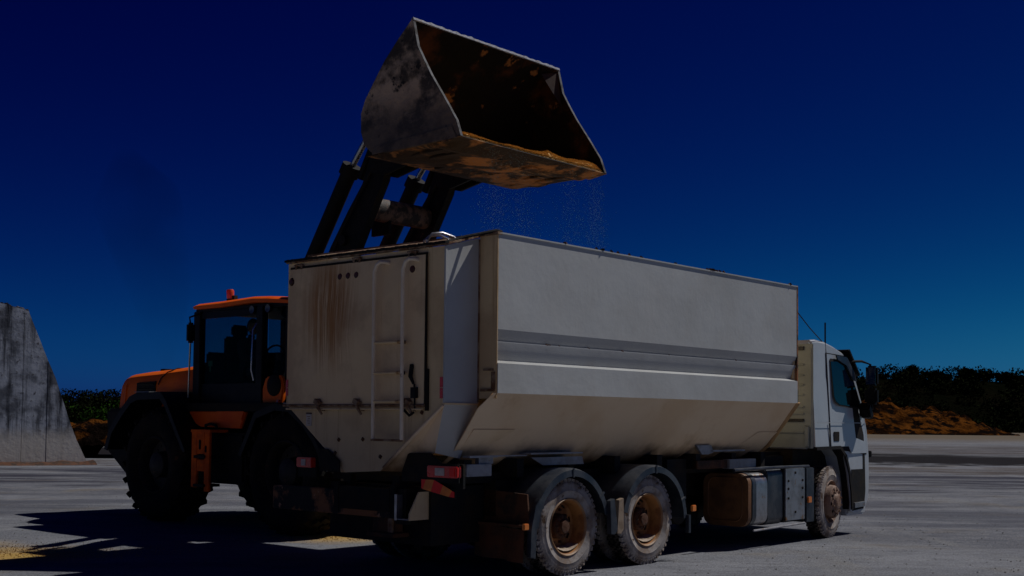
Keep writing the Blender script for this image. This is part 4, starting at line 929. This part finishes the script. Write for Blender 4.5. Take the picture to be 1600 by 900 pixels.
def loader_arms():
    L = loader
    for s in (-1, 1):
        zo = 0 if s < 0 else 0
        # boomerang plate arm, wide at the middle
        back = [(.90, 5.0), (.74, 4.62), (.47, 4.3), (.13, 3.85), (-.25, 3.25), (-.68, 2.45)]
        front = [(1.26, 5.02), (1.15, 4.62), (.96, 4.3), (.70, 3.85), (.35, 3.2), (-.30, 2.1)]
        poly = back + front[::-1]
        arm = obj('lift_arm', B().prism(poly, 1, s * .60 - .045, s * .60 + .045), 'armblack', L, bevel=.012)
        for (x, z) in ((1.08, 4.86), (.42, 3.9), (-.40, 2.5)):
            obj('pin', B().lathe([(0, -.11), (.07, -.105), (.075, -.07), (.075, .07), (.07, .105), (0, .11)], n=18), 'armblack', arm, loc=(x, s * .60, z))
        obj('flange', B().strip(front[:5], 1, s * .60 - .06, s * .60 + .06, .018), 'armblack', arm)
        # tilt ram above and behind each arm
        a = Vector((-.80, s * .60, 2.95)); m = Vector((.47, s * .60, 4.86)); e = Vector((.86, s * .60, 5.32))
        ram = obj('ram', B().tube([a, m], .105, 16), 'armblack', L)
        obj('gland', B().tube([m - (m - a).normalized() * .10, m + (m - a).normalized() * .05], .135, 16), 'armblack', ram)
        obj('rod', B().tube([m, e], .042, 12), 'steel', ram)
        obj('hose', B().tube([(.0, s*.60 - .06, 3.45), (.35, s*.60 - .08, 3.95), (.62, s*.60 - .08, 4.30), (.98, s*.60 - .07, 4.80)], .018, 7), 'black', ram)
        obj('link', B().tube([(.66, s * .60, 4.70), (.92, s * .60, 5.15)], .05, 8), 'armblack', L)
    obj('cross_tube', B().tube([(.72, -.53, 4.32), (.72, .53, 4.32)], .155, 22), 'crossrust', L)
    obj('cross_plate', B().bb(.45, .80, -.20, -.16, 4.0, 4.34), 'armblack', L)
M['crossrust'] = mat('rust_flecked_tube', (.03, .022, .018), (.20, .12, .08), 7, .7, thr=(.45, .6), bump=.3)
loader_arms()
def bucket():
    bk = empty('bucket', (0, 0, 0), 0, loader); Y = 1.375
    back = [(3.20, 4.765), (2.6, 4.742), (2.0, 4.735), (1.72, 4.78), (1.60, 4.88), (1.535, 5.05), (1.53, 5.28), (1.60, 5.44), (1.74, 5.62), (1.935, 5.86), (2.17, 6.08), (2.415, 6.285)]
    q = [Vector(p) for p in back]; off = []
    for i in range(len(q)):
        d = (q[min(i+1, len(q)-1)] - q[max(i-1, 0)]).normalized(); off.append(q[i] + Vector((d.y, -d.x)) * .035)
    b = B(); n = len(q)
    # outer skin and inner skin with separate materials
    for pts, mi in ((q, 0), (off, 1)):
        b.add([(p.x, -Y + .01, p.y) for p in pts] + [(p.x, Y - .01, p.y) for p in pts], [(i, i+1, n+i+1, n+i) for i in range(n-1)], mi)
    b.add([(q[-1].x, -Y, q[-1].y), (q[-1].x, Y, q[-1].y), (off[-1].x, Y, off[-1].y), (off[-1].x, -Y, off[-1].y)], [(0, 1, 2, 3)], 0)
    for p in range(n-1):      # bottom plates get the caked look
        if p < 3: b.m[p] = 2
    obj('shell', b, ['bucketout', 'bucketin', 'bucketfloor'], bk, angle=25)
    front = [(2.415, 6.285), (2.505, 5.935), (2.60, 5.77), (2.736, 5.549), (2.95, 5.25), (3.149, 4.957), (3.19, 4.85), (3.225, 4.762)]
    side = front + back[1:-1]
    for s in (-1, 1):
        bb_ = B(); m = len(side); o = s * Y; i_ = s * (Y - .035)
        bb_.add([(x, o, z) for x, z in side], [tuple(range(m))], 0); bb_.add([(x, i_, z) for x, z in side], [tuple(range(m-1, -1, -1))], 1)
        bb_.add([(x, o, z) for x, z in side] + [(x, i_, z) for x, z in side], [(i, m+i, m+(i+1) % m, (i+1) % m) for i in range(m)], 0)
        sp = obj('side_plate', bb_, ['bucketout', 'bucketin'], bk, angle=25)
        # worn bright rim along the side cutter, raised weld fold inside it
        obj('side_cutter', B().strip([(x + .004, z) for x, z in front], 1, s * (Y + .004), s * (Y - .036), .007), 'edge', sp)
        wv = B(); vs = []; N = 24
        poly = [(1.62, 4.84), (3.12, 4.80)]
        obj('wear_plate', B().prism([(1.75, 4.742), (3.18, 4.745), (3.10, 4.90), (2.3, 4.86), (1.75, 4.83)], 1, s * Y, s * (Y + .014)), 'bucketout', sp, bevel=.004)
        if s > 0: obj('corner_gusset', B().add([(2.43, s * (Y - .036), 6.23), (2.50, s * (Y - .036), 5.75), (2.36, s * (Y - .30), 6.17)], [(0, 1, 2)]), 'bucketgusset', bk)
    # rolled ragged top edge, its sunlit look put into a pale colour
    tp = B(); N = 90; vs = []
    for i in range(N + 1):
        y = -Y + 2 * Y * i / N; j = .018 * noise.noise((i * .35, 0, 2)); 
        for dx, dz in ((-.018, -.03), (-.02, .006 + j), (.012, .014 + j), (.02, -.015)): vs.append((2.42 + dx, y, 6.285 + dz))
    tp.add(vs, [(i*4+k, (i+1)*4+k, (i+1)*4+(k+1) % 4, i*4+(k+1) % 4) for i in range(N) for k in range(4)] + [(0, 1, 2, 3), (N*4+3, N*4+2, N*4+1, N*4)])
    obj('top_edge', tp, 'topedge', bk, angle=50)
    obj('cutting_edge', B().prism([(3.235, 4.757), (2.95, 4.715), (2.93, 4.735), (3.0, 4.765), (3.21, 4.772)], 1, -Y - .01, Y + .01), 'bucketfloor', bk)
    # wear ribs and ragged cake under the floor
    for y in (-1.1, -.85, -.35, .35, .85, 1.1): obj('wear_rib', B().bb(1.85, 2.9, y - .07, y + .07, 4.705, 4.738), 'bucketfloor', bk, bevel=.008)
    ck = B(); vs = []; NX, NY = 22, 60
    for i in range(NX + 1):
        for j in range(NY + 1):
            x = 1.62 + 1.5 * i / NX; y = -Y + .02 + (2*Y - .04) * j / NY
            e = min(1, min(i, NX - i) / 3) * min(1, min(j, NY - j) / 2)
            vs.append((x, y, 4.742 - e * max(0, .030 + .05 * noise.fractal((x * 2.2, y * 1.1, 1), 1, 2, 4))))
    ck.add(vs, [(i*(NY+1)+j, (i+1)*(NY+1)+j, (i+1)*(NY+1)+j+1, i*(NY+1)+j+1) for i in range(NX) for j in range(NY)])
    obj('caked_underside', ck, 'bucketfloor', bk, angle=60, kind='stuff')
    for s in (-1, 1):
        obj('bucket_lug', B().prism([(.92, 5.38), (1.00, 4.72), (1.25, 4.66), (1.75, 4.76), (1.56, 5.0), (1.56, 5.4), (1.30, 5.42)], 1, s * .60 - .13, s * .60 - .08), 'armblack', bk, bevel=.006)
        obj('bucket_lug', B().prism([(.92, 5.38), (1.00, 4.72), (1.25, 4.66), (1.75, 4.76), (1.56, 5.0), (1.56, 5.4), (1.30, 5.42)], 1, s * .60 + .08, s * .60 + .13), 'armblack', bk, bevel=.006)
M['bucketgusset'] = mat('rusty_gusset', (.05, .018, .008), (.03, .010, .006), 5, .8)
M['topedge'] = mat('pale_lit_edge', (.30, .32, .38), (.20, .20, .23), 12, .6, bump=.4, spots=(.2, .16, .13), spscale=9, spamt=.62)
bucket()

# ------------------------------------------------------------------ grain: remains in the bucket, falling stream
def to_world(x, y, z):
    c, s = math.cos(-TH), math.sin(-TH); return (LO[0] + x*c - y*s, LO[1] + x*s + y*c, z)
def grain():
    b = B(); NX, NY = 16, 150; vs = []
    for i in range(NX + 1):
        for j in range(NY + 1):
            x = 2.0 + 1.20 * i / NX; y = -1.33 + 2.66 * j / NY; e = 0 if i == NX else (1 if i < NX - 1 else .8)
            h = .010 + .085 * (.62 + .5 * noise.noise((y * 2.3, 1, 0)) + .25 * noise.noise((x * 6, y * 9, 0))) * e
            if y > .3: h += .035 * e
            vs.append(to_world(x, y, 4.772 + h))
    b.add(vs, [(i*(NY+1)+j, (i+1)*(NY+1)+j, (i+1)*(NY+1)+j+1, i*(NY+1)+j+1) for i in range(NX) for j in range(NY)])
    for k in range(5000):
        x = 3.20 - abs(random.gauss(0, .16)); y = random.uniform(-1.32, 1.32); h = .010 + .085 * (.62 + .5 * noise.noise((y * 2.3, 1, 0))) * min(1, (3.2 - x) / .08) + (.035 if y > .3 else 0) * min(1, (3.2 - x) / .08)
        p = Vector(to_world(x, y, 4.775 + h)); r = random.uniform(.005, .011)
        b.add([p + Vector(q) * r for q in ((-1, 0, 0), (1, -1, 0), (0, 1, 0), (0, 0, 1.4))], [(0, 1, 3), (1, 2, 3), (2, 0, 3)])
    obj('grain_layer', b, 'grain', kind='stuff', angle=30)
    f = B()
    def pel(x, y, z, r):
        p = Vector(to_world(x, y, z)); R3 = Matrix.Rotation(random.random() * 6, 3, 'Z') @ Matrix.Rotation(random.random() * 3, 3, 'X')
        f.add([p + R3 @ Vector(q) * r for q in ((-1, -.6, -.6), (1, -.6, -.6), (0, 1, -.6), (0, 0, 1))], [(0, 1, 3), (1, 2, 3), (2, 0, 3), (0, 2, 1)])
    for k in range(9000):
        u = random.random()
        if u < .22: y = random.gauss(-.82, .10)
        elif u < .40: y = random.gauss(-.35, .13)
        elif u < .56: y = random.gauss(.62, .12)
        elif u < .82: y = random.gauss(1.12, .10)
        else: y = random.uniform(-1.3, 1.3)
        z = 4.77 - 1.75 * random.random() ** .8
        x = 3.22 + .05 * (4.77 - z) + random.gauss(0, .02 + .05 * (4.77 - z))
        pel(x, y + random.gauss(0, .05 * (4.77 - z)), z, random.choice((.0018, .0024, .003, .0038)) * random.uniform(.8, 1.25))
    obj('falling_grain', f, 'fallgrain', kind='stuff', angle=10)
M['fallgrain'] = mat('falling_grain_dust', (.10, .17, .19), (.16, .20, .17), 3, .9, bump=0)
grain()
def load():
    # the heap already in the hopper, below the rim
    b = B(); vs = []
    for i in range(41):
        for j in range(17):
            x = XR + .06 + 5.6 * i / 40; y = -1.24 + 2.48 * j / 16
            z = 2.2 + .55 * math.exp(-((x - 1.2) / 1.3) ** 2 - (y / .8) ** 2) + .05 * noise.noise((x * 2, y * 2, 0)); vs.append((x, y, z))
    b.add(vs, [(i*17+j, (i+1)*17+j, (i+1)*17+j+1, i*17+j+1) for i in range(40) for j in range(16)])
    o = obj('grain_load', b, 'grain', kind='stuff', angle=60); o.location = truck.location; o.rotation_euler = truck.rotation_euler
load()

# ------------------------------------------------------------------ the operator
def person():
    P = empty('person', to_world(-2.18, -.22, 2.14), -TH, None, 'loader operator in dark work clothes sitting at the wheel inside the orange cab', 'person')
    pts = {'pel': (0, 0, .06), 'wst': (-.02, 0, .22), 'chest': (.0, 0, .42), 'nk': (.03, 0, .56), 'hd': (.06, 0, .64),
           'sL': (.01, .17, .48), 'eL': (.16, .24, .26), 'wL': (.42, .17, .28), 'sR': (.01, -.17, .48), 'eR': (.16, -.24, .26), 'wR': (.42, -.17, .28),
           'hL': (.04, .10, .04), 'kL': (.44, .13, .06), 'aL': (.50, .13, -.34), 'tL': (.66, .14, -.38), 'hR': (.04, -.10, .04), 'kR': (.44, -.13, .06), 'aR': (.50, -.13, -.34), 'tR': (.66, -.14, -.38)}
    rad = {'pel': .14, 'wst': .13, 'chest': .15, 'nk': .06, 'hd': .055, 'sL': .075, 'eL': .05, 'wL': .032, 'hL': .09, 'kL': .068, 'aL': .045, 'tL': .035}
    ed = [('pel', 'wst'), ('wst', 'chest'), ('chest', 'nk'), ('nk', 'hd'), ('chest', 'sL'), ('sL', 'eL'), ('eL', 'wL'), ('chest', 'sR'), ('sR', 'eR'), ('eR', 'wR'), ('pel', 'hL'), ('hL', 'kL'), ('kL', 'aL'), ('aL', 'tL'), ('pel', 'hR'), ('hR', 'kR'), ('kR', 'aR'), ('aR', 'tR')]
    names = list(pts); me = bpy.data.meshes.new('body'); me.from_pydata([pts[k] for k in names], [(names.index(a), names.index(b)) for a, b in ed], [])
    o = bpy.data.objects.new('body', me); C.objects.link(o); o.parent = P; me.materials.append(M['shirt'])
    sk = o.modifiers.new('skin', 'SKIN'); o.modifiers.new('sub', 'SUBSURF').levels = 1
    for i, k in enumerate(names):
        r = rad.get(k, rad.get(k[:-1] + 'L', .05)); me.skin_vertices[0].data[i].radius = (r, r); me.skin_vertices[0].data[i].use_root = (k == 'pel')
    o.modifiers['sub'].render_levels = 2
    # head: an ellipsoid shaped with nose, brow and chin, plus ears
    b = B(); N, K = 20, 28; vs = []
    for i in range(N + 1):
        ph = math.pi * i / N
        for k in range(K):
            t = 2 * math.pi * k / K; x = .095 * math.sin(ph) * math.cos(t); y = .075 * math.sin(ph) * math.sin(t); z = .12 * math.cos(ph)
            if z < 0: y *= 1 + z * 1.8; x *= 1 + z * .8; x += -z * .10 if x > 0 else 0
            if x > 0:
                x += .026 * math.exp(-(y / .014) ** 2 - ((z + .015) / .025) ** 2)
                x -= .012 * math.exp(-((abs(y) - .032) / .016) ** 2 - ((z - .012) / .014) ** 2)
                x += .006 * math.exp(-(y / .03) ** 2 - ((z + .058) / .010) ** 2)
            vs.append((.08 + x, y, .74 + z))
    b.add(vs, [(i*K+k, (i+1)*K+k, (i+1)*K+(k+1) % K, i*K+(k+1) % K) for i in range(N) for k in range(K)])
    for s in (-1, 1): b.box((.075, s * .078, .735), (.035, .014, .055))
    obj('head', b, 'skin', P, angle=60)
    b = B(); b.add([(v[0] + (v[0] - .08) * .08 - .006, v[1] * 1.1, .74 + (v[2] - .74) * 1.08) for v in vs], [f for f in [(i*K+k, (i+1)*K+k, (i+1)*K+(k+1) % K, i*K+(k+1) % K) for i in range(N) for k in range(K)] if sum(vs[q][2] for q in f) / 4 > .80 or (sum(vs[q][0] for q in f) / 4 < .05 and sum(vs[q][2] for q in f) / 4 > .69)])
    obj('hair', b, 'hair', P, angle=60)
    for s in (-1, 1):
        b = B(); w0 = Vector((.42, s * .17, .28)); b.box(w0 + Vector((.05, 0, .005)), (.085, .028, .075), RY(-.3))
        for q in range(4):
            z = .035 - q * .021; L_ = (.07, .08, .075, .06)[q]; b.tube([w0 + Vector((.085, 0, z)), w0 + Vector((.085 + L_ * .5, -s * .018, z + .004)), w0 + Vector((.085 + L_ * .55, -s * .05, z)), w0 + Vector((.075 + L_ * .2, -s * .058, z))], [.009, .009, .008, .007], 7)
        b.tube([w0 + Vector((.03, -s * .01, .035)), w0 + Vector((.06, -s * .035, .05)), w0 + Vector((.09, -s * .045, .04))], [.011, .010, .008], 7)
        obj('hand', b, 'skin', P, bevel=0, angle=60)
person()

# ------------------------------------------------------------------ exhaust smoke
def smoke():
    b = B(); pts = []; 
    path = [(-4.35, -.2, 2.34), (-4.45, -.2, 2.8), (-4.75, -.1, 3.5), (-5.2, 0, 4.3), (-5.7, 0, 5.2), (-6.3, .1, 6.1)]; rr = [.08, .26, .48, .66, .74, .2]
    b.tube([to_world(*p) for p in path], rr, 16)
    m = bpy.data.materials.new('exhaust_smoke'); m.use_nodes = True; n = m.node_tree; n.nodes.clear(); L = n.links
    o = n.nodes.new('ShaderNodeOutputMaterial'); v = n.nodes.new('ShaderNodeVolumeAbsorption'); v.inputs['Color'].default_value = (.04, .04, .06, 1)
    tc = n.nodes.new('ShaderNodeNewGeometry'); t = n.nodes.new('ShaderNodeTexNoise'); t.inputs['Scale'].default_value = .9; t.inputs['Detail'].default_value = 4; L.new(tc.outputs['Position'], t.inputs['Vector'])
    q = n.nodes.new('ShaderNodeMapRange'); q.interpolation_type = 'SMOOTHSTEP'; q.inputs['From Min'].default_value = .25; q.inputs['From Max'].default_value = .85; q.inputs['To Max'].default_value = .30; L.new(t.outputs['Fac'], q.inputs[0])
    L.new(q.outputs[0], v.inputs['Density']); L.new(v.outputs[0], o.inputs['Volume'])
    M['smoke'] = m
    obj('exhaust_smoke', b, 'smoke', kind='stuff')
smoke()
